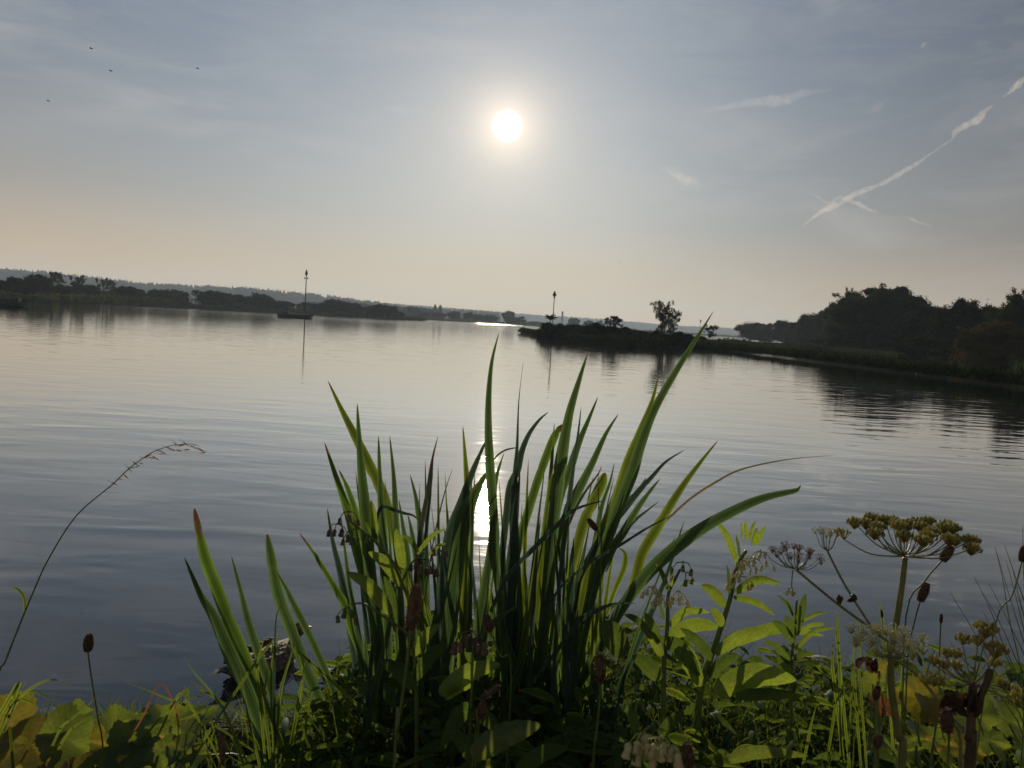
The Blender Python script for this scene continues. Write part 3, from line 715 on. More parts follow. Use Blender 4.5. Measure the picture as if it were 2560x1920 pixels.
IRIS_D = [
 ([(1386,1056),(1380,1148),(1371,1256),(1362,1329),(1345,1500),(1335,1650)], 19, 1.80, 1.82, 'iris_yellow', False),
 ([(1408,1061),(1389,1086),(1366,1141),(1344,1202),(1322,1274),(1301,1343),(1280,1450),(1265,1600)], 24, 1.86, 1.9, 'iris_brown', True),
 ([(1469,884),(1447,953),(1424,1032),(1409,1112),(1398,1184),(1388,1256),(1380,1329),(1370,1450),(1350,1650)], 37, 1.74, 1.70, 'iris', False),
 ([(1495,992),(1471,1050),(1445,1112),(1424,1177),(1402,1238),(1380,1350),(1360,1550)], 22, 1.85, 1.88, 'iris', False),
 ([(1453,1018),(1444,1094),(1431,1184),(1420,1274),(1405,1400),(1390,1600)], 14, 1.70, 1.72, 'iris_dark', False),
 ([(1546,1035),(1514,1086),(1482,1155),(1449,1220),(1417,1285),(1385,1400),(1360,1540),(1350,1650)], 28, 1.78, 1.78, 'iris', False),
 ([(1536,1157),(1525,1205),(1506,1260),(1494,1320),(1470,1450),(1450,1600)], 14, 1.84, 1.86, 'iris', False),
 ([(1513,1182),(1501,1217),(1480,1260),(1458,1313),(1430,1420),(1410,1560)], 30, 1.80, 1.80, 'iris_yellow', True),
 ([(1505,1166),(1492,1190),(1460,1234),(1431,1289),(1410,1350),(1400,1450)], 8, 1.84, 1.84, 'iris_purple', False),
 ([(1516,1250),(1441,1272),(1393,1313),(1330,1375),(1270,1440),(1225,1530)], 14, 1.66, 1.62, 'iris_dark', False),
 ([(1690,1284),(1646,1305),(1605,1328),(1545,1366),(1484,1400),(1400,1470),(1345,1560)], 8, 1.66, 1.62, 'iris_dark', False),
 ([(1590,1508),(1536,1510),(1495,1525),(1451,1549),(1420,1590)], 14, 1.62, 1.6, 'iris_dark', False),
 ([(1295,1515),(1257,1537),(1229,1565),(1200,1620)], 18, 1.60, 1.58, 'iris', False)]
IRIS_E = [
 ([(1783,779),(1750,832),(1699,913),(1637,1021),(1601,1112),(1579,1184),(1550,1256),(1525,1329),(1490,1430),(1460,1560)], 35, 1.76, 1.62, 'iris', 'long'),
 ([(1645,944),(1630,1003),(1601,1076),(1572,1148),(1543,1238),(1514,1310),(1470,1430),(1440,1580)], 27, 1.82, 1.80, 'iris_yellow', False),
 ([(1711,1125),(1665,1154),(1629,1193),(1600,1224),(1557,1277),(1509,1337),(1480,1381),(1440,1470),(1415,1600)], 19, 1.80, 1.80, 'iris_dark', False),
 ([(1615,1194),(1598,1224),(1569,1256),(1535,1301),(1500,1370)], 15, 1.82, 1.84, 'iris_purple', False),
 ([(1650,1197),(1624,1229),(1593,1272),(1557,1333),(1521,1386),(1490,1460),(1460,1600)], 23, 1.72, 1.70, 'iris', False),
 ([(1648,1253),(1617,1277),(1588,1301),(1550,1350),(1515,1430)], 8, 1.78, 1.78, 'iris_dark', False),
 ([(1795,1101),(1750,1157),(1709,1212),(1672,1270),(1639,1326),(1605,1386),(1581,1471),(1540,1545),(1505,1610)], 28, 1.76, 1.76, 'iris_yellow', False),
 ([(2002,1212),(1996,1222),(1983,1228),(1923,1241),(1866,1262),(1785,1303),(1717,1347),(1652,1401),(1603,1452),(1554,1520),(1516,1588)], 36, 1.70, 1.50, 'iris', 'long'),
 ([(2089,1138),(1967,1149),(1852,1174),(1785,1208),(1731,1243),(1684,1284),(1640,1330),(1600,1400)], 7, 1.80, 1.70, 'grass_dry', False),
 ([(1548,1370),(1563,1385),(1560,1420),(1535,1480),(1515,1540)], 16, 1.78, 1.76, 'iris_yellow', False)]
def thinp(v): return (1.0 if v < .45 else max(.04, (1 - (v - .45) / .55) ** 1.5 * .9 + .1 * (1 - v)))
def longp(v): return (.7 + .3 * min(1, v / .3)) * (1 if v < .45 else max(.03, ((1 - v) / .55) ** .9))
def iris(name_label, leaves, base, fill, fx, seed):
    root = empty('iris_plant', base, name_label, 'iris', 'yellow flag iris plants at the water edge')
    for tr, W, Yb, Yt, mat, kind in leaves:
        blade(tr, W, Yb, Yt, mat, root, prof=thinp if kind == 'thin' else longp if kind == 'long' else None, blunt=(kind is True), twist=R.uniform(-.25, .25))
    rr = random.Random(seed)
    for i in range(int(fill * .55)):            # narrow upright blades through the fan
        bx = rr.uniform(*fx); lean = rr.gauss(0, 45) + (bx - 1180) * .22; ty = rr.uniform(1130, 1340); Yb = rr.uniform(1.74, 2.05)
        tr = [(bx + lean, ty), (bx + lean * .60, ty + (1800 - ty) * .33), (bx + lean * .25, ty + (1800 - ty) * .66), (bx, 1800)]
        blade(tr, rr.uniform(8, 17), Yb, Yb + rr.uniform(-.03, .1), rr.choice(['iris', 'iris', 'iris_dark', 'iris_yellow', 'iris_brown']), root)
    for i in range(fill):                       # shorter leaves crowding the foot of the fan
        bx = rr.uniform(*fx); lean = rr.gauss(0, 70) + (bx - sum(fx) / 2) * .5; ty = rr.uniform(1270, 1600)
        Yb = rr.uniform(1.68, 2.0)
        tr = [(bx + lean, ty), (bx + lean * .72, ty + (1800 - ty) * .33), (bx + lean * .35, ty + (1800 - ty) * .66), (bx, 1800)]
        blade(tr, rr.uniform(10, 24), Yb, Yb + rr.uniform(-.05, .08), rr.choice(['iris', 'iris', 'iris_dark', 'iris_yellow', 'iris_brown']), root)
    return root
iris('small iris fan at left with two broad leaves crossing and a blunt tipped one', IRIS_A, P(700, 1890, 1.78), 0, (700, 800), 1)
iris('iris fan left of the sun reflection with a long yellowish leaf slanting behind', IRIS_B, P(980, 1850, 1.8), 15, (900, 1080), 2)
iris('iris fan in front of the sun reflection with the tall upright middle leaf', IRIS_C, P(1180, 1850, 1.76), 22, (1080, 1290), 3)
iris('dense iris fan right of the sun reflection with several pointed leaves', IRIS_D, P(1350, 1850, 1.78), 24, (1260, 1430), 4)
iris('right iris fan with the tallest leaf reaching the island and one arching out', IRIS_E, P(1480, 1800, 1.78), 12, (1380, 1540), 5)

def petleaf(a, b, W, Y, mat='comfrey', parent=None, name='leaf', bend=.12, tw=None, Y2=None, prof=None, serr=0.0, mid=None, label=None):
    """lanceolate leaf from a to b in the frame, W pixels wide, arching"""
    Y2 = Y if Y2 is None else Y2
    p0 = P(a[0], a[1], Y); p3 = P(b[0], b[1], Y2); L = (p3 - p0).length
    pm = P(mid[0], mid[1], (Y + Y2) / 2) if mid else p0.lerp(p3, .5) + Vector((0, R.uniform(-.1, .1) * L, bend * L))
    sp = smooth_path([p0, pm, p3], 8); m = len(sp); hw = px(W, Y) / 2; wd = []
    for i in range(m):
        v = i / (m - 1); f = (prof(v) if prof else ((min(1, v + .04) ** .62) * ((1 - v) ** .85) * 1.75))
        if serr: f *= 1 + serr * (1 if i % 2 else -1)
        wd.append(max(hw * f, hw * .03))
    mb = MB(); ribbon(mb, sp, wd, R.uniform(.15, .4), R.uniform(-.6, .6) if tw is None else tw, wave=.12)
    o = mb.build(name, M[mat], parent)
    if label: o['label'] = label
    return o
def stem(pts, r0_, r1_, Y, mat, parent, name='stem', n=7, Y2=None, hair=0):
    Y2 = Y if Y2 is None else Y2; m0 = len(pts)
    w_ = [P(x, y, Y + (Y2 - Y) * i / max(1, m0 - 1)) for i, (x, y) in enumerate(pts)]
    g = gz(w_[0].x, w_[0].y) - .02
    if pts[0][1] > 1790 and w_[0].z > g: w_ = [Vector((w_[0].x + (w_[0].x - w_[1].x) * .2, w_[0].y, g))] + w_
    sp = smooth_path(w_, 5); m = len(sp)
    ra = px(r0_, Y) / 2; rb = px(r1_, Y2) / 2
    mb = MB(); mb.tube(sp, [ra + (rb - ra) * i / (m - 1) for i in range(m)], n)
    if hair:
        for i in range(hair):
            q = R.random() * (m - 1.01); j = int(q); p = sp[j].lerp(sp[j + 1], q - j); an = R.uniform(0, 6.28)
            d = Vector((cos(an), sin(an), R.uniform(-.2, .3))); rr_ = (ra + (rb - ra) * q / m)
            mb.tube([p + d * rr_ * .9, p + d * (rr_ + .003)], [.00025, .0001], 3, cap=False)
    return mb.build(name, M[mat], parent)
def bell(mb, p, ln, w_, d=None, mi=0, open_=True):
    d = d or Vector((R.uniform(-.3, .3), R.uniform(-.3, .3), -1)).normalized()
    pts = [p + d * ln * t for t in (0, .15, .5, .85, 1.0)]
    rs = [w_ * .25, w_ * .5, w_ * .42, w_ * .55, w_ * (.62 if open_ else .2)]
    mb.tube(pts, rs, 7, mi)
def bellcluster(c, Y, n, spread, parent, mat, name='flower_cluster', ln=13, label=None):
    """drooping bells or calyces hanging from a curled spray"""
    mb = MB(); c0 = P(c[0], c[1], Y); sp_ = px(spread, Y)
    for i in range(n):
        t = i / max(1, n - 1) - .5; q = c0 + Vector((t * sp_ * 1.3, R.uniform(-.4, .4) * sp_, -abs(t) * sp_ * .5 + R.uniform(-.15, .25) * sp_))
        mb.tube([c0 + Vector((0, 0, .3 * sp_)), c0.lerp(q, .6) + Vector((0, 0, .35 * sp_)), q], [px(1.6, Y), px(1.3, Y), px(1, Y)], 4)
        l_ = px(ln * R.uniform(.8, 1.25), Y); bell(mb, q, l_, l_ * .55)
        for k_ in range(5):                      # calyx teeth
            an = 2 * pi * k_ / 5 + i; e = q + Vector((cos(an) * l_ * .38, sin(an) * l_ * .38, -l_ * .55)); mb.tube([q + Vector((0, 0, l_ * .05)), e], [l_ * .09, l_ * .015], 3, cap=False)
    o = mb.build(name, M[mat], parent)
    if label: o['label'] = label
    return o

# comfrey left, gone to seed
GC = 'comfrey plants on the bank'
c1 = empty('comfrey_plant', P(1040, 1880, 1.6), 'comfrey gone to seed with dark dry flowers in front of the left iris leaves', 'comfrey', GC)
stem([(1042,1900),(1040,1700),(1030,1560),(1023,1502),(1004,1456),(980,1402),(939,1353),(898,1321),(871,1299)], 13, 5, 1.58, 'stem', c1, Y2=1.5)
stem([(1004,1456),(1018,1425),(1034,1402),(1061,1380)], 7, 4, 1.56, 'stem', c1)
stem([(1030,1600),(1007,1575),(953,1537),(912,1510),(877,1510)], 8, 4, 1.56, 'stem', c1, Y2=1.5)
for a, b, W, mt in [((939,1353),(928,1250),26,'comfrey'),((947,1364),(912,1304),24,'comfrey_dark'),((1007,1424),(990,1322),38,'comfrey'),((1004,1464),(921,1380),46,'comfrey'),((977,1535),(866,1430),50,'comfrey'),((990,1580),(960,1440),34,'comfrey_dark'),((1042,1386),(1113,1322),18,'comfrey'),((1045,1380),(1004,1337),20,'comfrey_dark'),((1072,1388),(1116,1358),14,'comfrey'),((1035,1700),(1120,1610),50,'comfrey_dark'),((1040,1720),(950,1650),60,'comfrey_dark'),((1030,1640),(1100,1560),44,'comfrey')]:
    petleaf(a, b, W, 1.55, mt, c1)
bellcluster((845,1322), 1.5, 4, 40, c1, 'bell_dry', ln=20, label='dark dry flower cluster drooping at the spray tip')
bellcluster((888,1335), 1.52, 4, 46, c1, 'bell_green', ln=19, label='green swollen calyces')
bellcluster((873,1288), 1.5, 3, 34, c1, 'bell_dry', ln=16)
bellcluster((1058,1412), 1.55, 6, 50, c1, 'bell_dry', ln=20)
bellcluster((868,1530), 1.5, 4, 34, c1, 'bell_green', ln=19)
bellcluster((1100,1370), 1.55, 3, 24, c1, 'bell_dry', ln=14)
# comfrey near the middle foot, hazy
c2 = empty('comfrey_plant', P(1170, 1900, 1.45), 'comfrey with one broad pale leaf and a furry dry flower head among the reeds', 'comfrey', GC)
stem([(1170,1920),(1176,1800),(1180,1700),(1182,1610)], 10, 6, 1.42, 'stem', c2)
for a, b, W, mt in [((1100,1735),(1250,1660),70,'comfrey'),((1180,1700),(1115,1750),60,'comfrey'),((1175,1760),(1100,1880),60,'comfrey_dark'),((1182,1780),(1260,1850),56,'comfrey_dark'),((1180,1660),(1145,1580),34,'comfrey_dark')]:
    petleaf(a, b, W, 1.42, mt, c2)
bellcluster((1176,1592), 1.42, 7, 56, c2, 'bell_dry', ln=26)
# comfrey right, tall pale flowering
c3 = empty('comfrey_plant', P(1752, 1880, 1.75), 'tallest yellow green flowering comfrey right of the irises', 'comfrey', GC)
stem([(1735,1900),(1753,1717),(1785,1620),(1812,1539),(1828,1485),(1842,1417),(1866,1376)], 20, 9, 1.7, 'stem', c3, hair=120)
for a, b, W, mt in [((1842,1406),(1785,1298),26,'comfrey'),((1850,1395),(1840,1337),11,'comfrey_dark'),((1869,1352),(1863,1303),15,'comfrey'),((1874,1346),(1890,1303),13,'comfrey'),((1880,1363),(1893,1319),17,'comfrey'),((1890,1363),(1914,1315),19,'comfrey'),((1856,1345),(1851,1305),10,'comfrey'),((1823,1485),(1817,1412),13,'comfrey_dark'),((1812,1515),(1752,1464),42,'comfrey'),((1834,1493),(1937,1538),26,'comfrey'),((1806,1566),(1779,1520),36,'comfrey'),((1787,1634),(1923,1574),46,'comfrey'),((1780,1650),(1700,1570),40,'comfrey_dark'),((1770,1690),(1850,1640),40,'comfrey_dark'),((1755,1730),(1700,1600),50,'comfrey')]:
    petleaf(a, b, W, 1.68, mt, c3)
petleaf((1838,1482), (1953,1460), 36, 1.66, 'comfrey', c3, mid=(1893, 1450))
for x, y, n in ((1858,1415,6),(1900,1392,5),(1850,1455,5),(1880,1410,4)): bellcluster((x, y), 1.66, n, 46, c3, 'bell', ln=14)
# comfrey right, smaller
c4 = empty('comfrey_plant', P(1660, 1880, 1.65), 'shorter flowering comfrey between the irises and the tallest comfrey', 'comfrey', GC)
stem([(1655,1900),(1660,1652),(1663,1634),(1669,1553),(1671,1485),(1690,1444),(1701,1422)], 15, 6, 1.62, 'stem', c4, hair=80)
for a, b, W, mt in [((1671,1477),(1638,1407),19,'comfrey_dark'),((1679,1466),(1679,1414),13,'comfrey'),((1701,1468),(1740,1452),15,'comfrey'),((1660,1550),(1642,1498),13,'comfrey_dark'),((1630,1593),(1558,1536),30,'comfrey_dark'),((1647,1607),(1608,1530),34,'comfrey_dark'),((1655,1640),(1600,1560),40,'comfrey'),((1665,1600),(1750,1690),60,'comfrey_dark'),((1690,1620),(1745,1715),54,'comfrey'),((1650,1700),(1580,1640),60,'comfrey_dark')]:
    petleaf(a, b, W, 1.6, mt, c4)
petleaf((1676,1566), (1775,1531), 34, 1.6, 'comfrey', c4, mid=(1715, 1528))
for x, y, n in ((1632,1480,5),(1652,1496,4),(1694,1488,5),(1712,1440,3),(1706,1415,3)): bellcluster((x, y), 1.58, n, 34, c4, 'bell_green' if n == 3 else 'bell', ln=15)
# dark lance-leaved comfrey before the water
c5 = empty('comfrey_plant', P(1980, 1880, 1.8), 'dark lance leaved comfrey left of the hogweed stems', 'comfrey', GC)
stem([(1975,1900),(1980,1645),(1985,1600),(1988,1553),(1992,1500)], 10, 5, 1.78, 'stem', c5)
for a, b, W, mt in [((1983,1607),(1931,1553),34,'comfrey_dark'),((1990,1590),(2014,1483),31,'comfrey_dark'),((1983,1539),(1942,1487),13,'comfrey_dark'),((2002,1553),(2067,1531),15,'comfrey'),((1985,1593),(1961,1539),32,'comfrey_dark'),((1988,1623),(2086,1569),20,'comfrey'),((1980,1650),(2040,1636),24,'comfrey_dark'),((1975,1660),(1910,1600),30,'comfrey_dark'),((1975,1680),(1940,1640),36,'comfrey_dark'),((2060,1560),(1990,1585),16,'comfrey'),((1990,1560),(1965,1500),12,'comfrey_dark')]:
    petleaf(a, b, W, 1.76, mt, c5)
# comfrey with cream bells at the bottom
c6 = empty('comfrey_plant', P(1640, 1930, 1.25), 'low comfrey with hanging cream bells at the bottom edge', 'comfrey', GC)
stem([(1590,1960),(1585,1900),(1600,1840),(1625,1815)], 9, 6, 1.22, 'stem', c6)
for x, y, n in ((1612,1850,5),(1640,1862,6),(1672,1880,5)): bellcluster((x, y), 1.22, n, 60, c6, 'bell', ln=34)
for a, b, W in [((1600,1850),(1560,1760),40),((1650,1840),(1710,1780),46),((1640,1880),(1740,1900),50)]: petleaf(a, b, W, 1.25, 'comfrey_dark', c6)

# broad leaved plants
def roundleaf(c, w_, h_, Y, mat, parent, tilt=.6, rot=0.0, label=None, name='leaf', lobes=9, toothed=.07, yaw=0.0):
    """broad toothed leaf blade centred at c, w_ x h_ pixels in the frame"""
    p = P(c[0], c[1], Y); W = px(w_, Y) / 2; H = px(h_, Y) / 2
    n = 60; vs = [Vector((0, 0, 0))]; uv = [(.5, .5)]; ring = 5; T = Matrix.Rotation(rot, 3, 'Y') @ Matrix.Rotation(yaw, 3, 'Z')
    ph = R.uniform(0, 6)
    for r_ in range(1, ring + 1):
        for i in range(n):
            a = 2 * pi * i / n; rad = r_ / ring
            if r_ == ring: rad *= 1 + toothed * .5 * (1 if i % 2 else -1) + .09 * sin(a * 5 + ph) + .05 * sin(a * 3)
            if abs(a - 1.5 * pi) < .3: rad *= .55 + .45 * abs(a - 1.5 * pi) / .3
            v = Vector((cos(a) * W * rad, 0, sin(a) * H * rad)); v.y = (.22 * W * sin(a * 3 + ph) + .10 * W * cos(5 * a + ph)) * rad ** 2 + tilt * v.z + .02 * W * sin(a * 9 + ph) * rad; v.z += .12 * H * sin(4 * a + ph * 2) * rad ** 2
            vs.append(v); uv.append((.5 + .5 * rad * cos(a), .5 + .5 * rad * sin(a)))
    vs = [p + T @ v for v in vs]
    fs = [(0, 1 + i, 1 + (i + 1) % n) for i in range(n)]
    for r_ in range(1, ring):
        o = 1 + (r_ - 1) * n; q = 1 + r_ * n
        fs += [(o + i, q + i, q + (i + 1) % n, o + (i + 1) % n) for i in range(n)]
    mb = MB(); mb.add(vs, fs, uv)
    lf = mb.build(name, M[mat], parent)
    g = Vector((p.x + R.uniform(-.03, .03), p.y + .02, gz(p.x, p.y))); st = MB(); b0 = p + T @ Vector((0, 0, -H * .5 * .3))
    st.tube([g, g.lerp(b0, .5) + Vector((.01, 0, .01)), b0], [.004, .0035, .0025], 6); st.build('leaf_stalk', M['stem'], lf if parent else None) if parent else None
    if label: lf['label'] = label
    return lf
GB = 'broad leaved plants in the bank growth'
b1 = empty('broad_leaved_plant', P(150, 1890, 1.35), 'yellowing broad leaved plant with orange blotches in the bottom left corner', 'broad leaved plant', GB)
for c, w_, h_, mt, tl, ro in [((20,1800),110,140,'butterbur_yellow',.4,.2),((75,1860),200,90,'butterbur_yellow',1.2,-.1),((160,1845),130,110,'butterbur',.9,.4),((175,1800),110,70,'butterbur',1.0,-.5),((205,1850),120,70,'butterbur_yellow',1.1,.2),((30,1900),140,60,'butterbur_yellow',1.3,0),((150,1885),120,50,'leaf_rust',1.4,0)]:
    roundleaf(c, w_, h_, 1.42 + R.uniform(-.08, .08), mt, b1, tl, ro)
b2_ = empty('broad_leaved_plant', P(380, 1890, 1.5), 'dark glossy broad leaved plant spreading over the water at bottom left', 'broad leaved plant', GB)
for c, w_, h_, mt, tl, ro in [((285,1830),110,110,'butterbur',.7,-.2),((330,1850),120,100,'butterbur',.9,.3),((430,1805),200,70,'butterbur',1.2,-.12),((355,1845),80,60,'butterbur_yellow',.6,0),((250,1890),130,50,'butterbur',1.4,.1),((400,1880),110,60,'butterbur',1.1,.5),((450,1870),80,46,'butterbur',1.3,-.3),((480,1885),90,40,'butterbur',1.4,0),((330,1905),120,46,'butterbur',1.5,0)]:
    roundleaf(c, w_, h_, 1.58 + R.uniform(-.08, .08), mt, b2_, tl, ro)
b3 = empty('broad_leaved_plant', P(1280, 1920, 1.3), 'broad sunlit leaf with a reed shadow at the bottom centre', 'broad leaved plant', GB)
petleaf((1180,1890), (1352,1812), 92, 1.3, 'butterbur', b3, bend=.1, serr=.05, tw=.1, mid=(1262, 1838))
petleaf((1200,1920), (1120,1820), 60, 1.35, 'comfrey_dark', b3)
petleaf((1290,1930), (1420,1870), 60, 1.35, 'comfrey_dark', b3)
b4 = empty('broad_leaved_plant', P(1880, 1880, 1.6), 'wide horizontal yellow green leaves under the tallest comfrey', 'broad leaved plant', GB)
petleaf((1790,1730), (1990,1700), 92, 1.55, 'comfrey', b4, mid=(1885, 1688), tw=.3)
petleaf((1830,1610), (2060,1590), 50, 1.9, 'comfrey', b4, mid=(1940, 1570), tw=.8)
petleaf((1670,1590), (1800,1570), 54, 1.9, 'comfrey', b4, mid=(1740, 1562), tw=.3)
petleaf((1840,1740), (2010,1740), 46, 1.5, 'comfrey_dark', b4, mid=(1920, 1735), tw=.5)
petleaf((1560,1640), (1500,1560), 90, 1.55, 'comfrey_dark', b4, tw=.2)
petleaf((1820,1900), (2020,1890), 50, 1.3, 'butterbur', b4, mid=(1900, 1880), tw=.5)
b5 = empty('broad_leaved_plant', P(2300, 1900, 1.5), 'withering yellow leaves with brown edges between the hogweed stems', 'broad leaved plant', GB)
for c, w_, h_, mt, tl, ro in [((2185,1705),60,80,'butterbur',.3,.6),((2300,1745),120,80,'butterbur_yellow',.9,0),((2345,1785),120,60,'butterbur_yellow',1.1,.3),((2205,1765),56,44,'leaf_rust',.8,.2),((2440,1785),110,80,'butterbur',.9,-.3),((2330,1850),130,50,'butterbur',1.3,.2),((2420,1870),130,46,'butterbur_yellow',1.4,0),((2520,1800),120,70,'butterbur',1.1,.3),((2470,1850),120,50,'butterbur',1.3,.2),((2250,1880),130,50,'butterbur',1.4,-.2)]:
    roundleaf(c, w_, h_, 1.6 + R.uniform(-.1, .15), mt, b5, tl, ro, toothed=.1)

# ------------------------------------------------------------------ hogweed
GH = 'hogweed plants on the bank'
def zt(o, s_, x, y): return (o[0] + x / s_, o[1] + y / s_)
Fz = lambda x, y: zt((1900, 1200), 3.318, x, y)
Gz = lambda x, y: zt((1960, 1500), 3.687, x, y)
def seedcluster(p, rad, n, parent, mat, sz, dome=.6, label=None, name='seed_cluster', hub=None):
    """an umbellet: pedicels fanning out, each with a flat oval seed"""
    mb = MB(); b0 = p - Vector((0, 0, rad * .8)) if hub is None else hub
    for i in range(n):
        an = 2.4 * i; rr_ = rad * sqrt((i + .5) / n); e = p + Vector((cos(an) * rr_, sin(an) * rr_, rad * dome * (1 - (rr_ / rad) ** 2) + R.uniform(-.1, .1) * rad))
        mb.tube([b0, e], [sz * .12, sz * .09], 3, cap=False)
        ax = ((e - b0).normalized() * .45 + Vector((R.uniform(-.25, .25), R.uniform(-.25, .25), 1))).normalized(); k_ = R.uniform(.75, 1.1); mb.blob(e, sz * .40 * k_, sz * .20 * k_, sz * .50 * k_, ax, 7, 6)
        mb.blob(e + ax * sz * .52 * k_, sz * .09, sz * .09, sz * .08, ax, 4, 3)
    o = mb.build(name, M[mat], parent)
    if label: o['label'] = label
    return o
def umbel_rays(hub, tops, parent, mat, r_, name='umbel_rays', sag=.25):
    mb = MB()
    for t in tops:
        d = t - hub; md = hub + Vector((d.x * .55, d.y * .55, d.z * (.55 - sag)))
        mb.tube(smooth_path([hub, md, t], 5), [r_ * (1 - .05 * i) for i in range(11)], 5)
    return mb.build(name, M[mat], parent)
def fuzzy(p, rad, n, parent, mat, sz, dome=.5, name='flower_cluster', fine=True):
    """a delicate umbellet of thin pedicels with tiny knobs"""
    mb = MB(); b0 = p - Vector((0, 0, rad * .9))
    for i in range(n):
        an = 2.4 * i + R.random(); rr_ = rad * sqrt((i + .5) / n); e = p + Vector((cos(an) * rr_, sin(an) * rr_, rad * dome * (1 - (rr_ / rad) ** 2) + R.uniform(-.15, .15) * rad))
        mb.tube([b0, b0.lerp(e, .6) + Vector((0, 0, -.05 * rad)), e], [sz * .22, sz * .17, sz * .14], 3, cap=False)
        for k_ in range(2): mb.blob(e + Vector((R.uniform(-1, 1), R.uniform(-1, 1), R.uniform(-.5, 1))) * sz * .6, sz * .42, sz * .42, sz * .42, n=5, m=3)
    return mb.build(name, M[mat], parent)

h1 = empty('hogweed', P(2253, 1930, 1.28), 'tall hogweed with the big flat seed umbel on a thick stem', 'hogweed', GH)
YH = 1.25
stem([(2253,1925),(2247,1839),(2231,1744),(2227,1652),(2245,1530),(2256,1456),(2263,1394)], 24, 13, YH, 'stem_hog', h1, hair=260)
hub = P(2263, 1391, YH); rad = px(142, YH); cz = P(2275, 1316, YH).z
tops = []
for i in range(24):
    an = 2.399 * i + .4; q = sqrt((i + .7) / 24); tops.append(Vector((hub.x + px(15, YH) + cos(an) * rad * q, hub.y + sin(an) * rad * q * .95, cz + R.uniform(-.004, .006) - .10 * rad * q * q)))
umbel_rays(hub, tops, h1, 'stem_hog', px(2.2, YH))
for t in tops: seedcluster(t, px(21, YH), 20, h1, 'seed', px(12, YH), .45)
far_t = P(*Fz(680, 430), YH - .02); umbel_rays(hub, [P(*Fz(700, 495), YH - .02)], h1, 'stem_hog', px(2.4, YH), sag=.42)
seedcluster(far_t, px(20, YH), 14, h1, 'seed', px(10, YH), .2, hub=P(*Fz(700, 495), YH - .02), label='small seed cluster held out far to the left')
# slim side umbels gone brown
def fineumbel(hubp, c, wd, ht, Y, n, parent, mat, ks, depth=.9, rr_=1.3, sz=2.2, name='umbel_rays'):
    hb = P(hubp[0], hubp[1], Y); c0 = P(c[0], c[1], Y); W = px(wd, Y) / 2; H = px(ht, Y) / 2; tp = []
    for i in range(n):
        an = 2.399 * i; q = sqrt((i + .6) / n); tp.append(Vector((c0.x + cos(an) * W * q, c0.y + sin(an) * W * q * depth, c0.z + H * .6 * (1 - q * q) + R.uniform(-.3, .3) * H)))
    umbel_rays(hb, tp, parent, mat, px(rr_, Y), name, sag=.3)
    return tp
stem([(2240,1620),(2177,1571),(2088,1505),(1990,1424)], 8, 6, YH + .03, 'stem_hog', h1, name='side_stem', Y2=YH + .1, hair=160)
stem([(2178,1566),(2132,1495),(2100,1440),(2069,1378)], 6, 5, YH + .04, 'stem_hog', h1, name='side_stem', Y2=YH + .12, hair=60)
for t in fineumbel((1990,1423), (1985,1385), 150, 44, YH + .1, 20, h1, 'stem_hog', 16): fuzzy(t, px(13, YH), 15, h1, 'floret_brown', px(2.5, YH))
for t in fineumbel((2069,1377), (2070,1333), 62, 22, YH + .12, 10, h1, 'stem_hog', 16): fuzzy(t, px(12, YH), 14, h1, 'floret', px(2.2, YH))
for t in fineumbel((1978,1466), (1978,1484), 26, 10, YH + .1, 5, h1, 'stem_hog', 10): fuzzy(t, px(9, YH), 10, h1, 'floret', px(2.5, YH))
stem([(1982,1425),(1980,1447),(1978,1468)], 3, 3, YH + .1, 'stem_hog', h1, name='side_stem')
for x, y in ((2132,1497),(2097,1500)):
    mb = MB(); c = P(x, y, YH + .03)
    for i in range(6): mb.blob(c + Vector((R.uniform(-1, 1), R.uniform(-1, 1), R.uniform(-1, 1))) * px(6, YH), px(6, YH), px(4, YH), px(8, YH), Vector((R.uniform(-1, 1), R.uniform(-1, 1), 1)), 6, 4, lump=.3)
    mb.build('withered_sheath', M['leaf_rust'], h1)
# pale green umbel crossing the stem
h2 = empty('hogweed', P(2360, 1930, 1.2), 'hogweed with the pale green feathery umbel crossing the thick stem', 'hogweed', GH)
stem([(2400,1925),(2370,1800),(2320,1717),(2270,1670),(2226,1646)], 10, 6, 1.16, 'stem_hog', h2, hair=60)
for t in fineumbel((2226,1646), (2222,1603), 196, 50, 1.14, 26, h2, 'stem_hog', 16): fuzzy(t, px(17, 1.14), 24, h2, 'floret', px(3.1, 1.14), .6)
# front plant with seed heads and dead leaf
h3 = empty('hogweed', P(2421, 1930, 1.05), 'low hogweed with open oval seed heads and a crumpled dark leaf, near the right corner', 'hogweed', GH)
Y3 = 1.02
stem([(2421,1925),(2424,1850),(2429,1771),(2432,1712)], 28, 22, Y3, 'stem_purple', h3)
stem([(2432,1780),(2450,1740),(2472,1690),(2476,1672)], 22, 16, Y3, 'stem_purple', h3, name='broken_stem')
hb = P(2432, 1712, Y3); tps = []
for gx, gy, r_, n_ in [(1650,360,17,9),(1790,380,14,7),(1862,275,24,13),(1955,460,24,13),(1500,500,12,6),(1585,500,13,6),(1480,605,9,4),(1590,600,12,5),(1385,560,15,6),(1945,580,15,6),(1390,730,20,8),(1300,740,14,6),(2100,830,18,7),(2150,910,20,8),(2000,770,14,6)]:
    q = P(*Gz(gx, gy), Y3 + R.uniform(-.07, .07)); tps.append(q - Vector((0, 0, px(r_, Y3) * .7))); seedcluster(q, px(r_ * 1.15, Y3), n_ + 3, h3, 'seed', px(17, Y3), .5)
umbel_rays(hb, tps, h3, 'stem_hog', px(2.6, Y3), sag=.1)
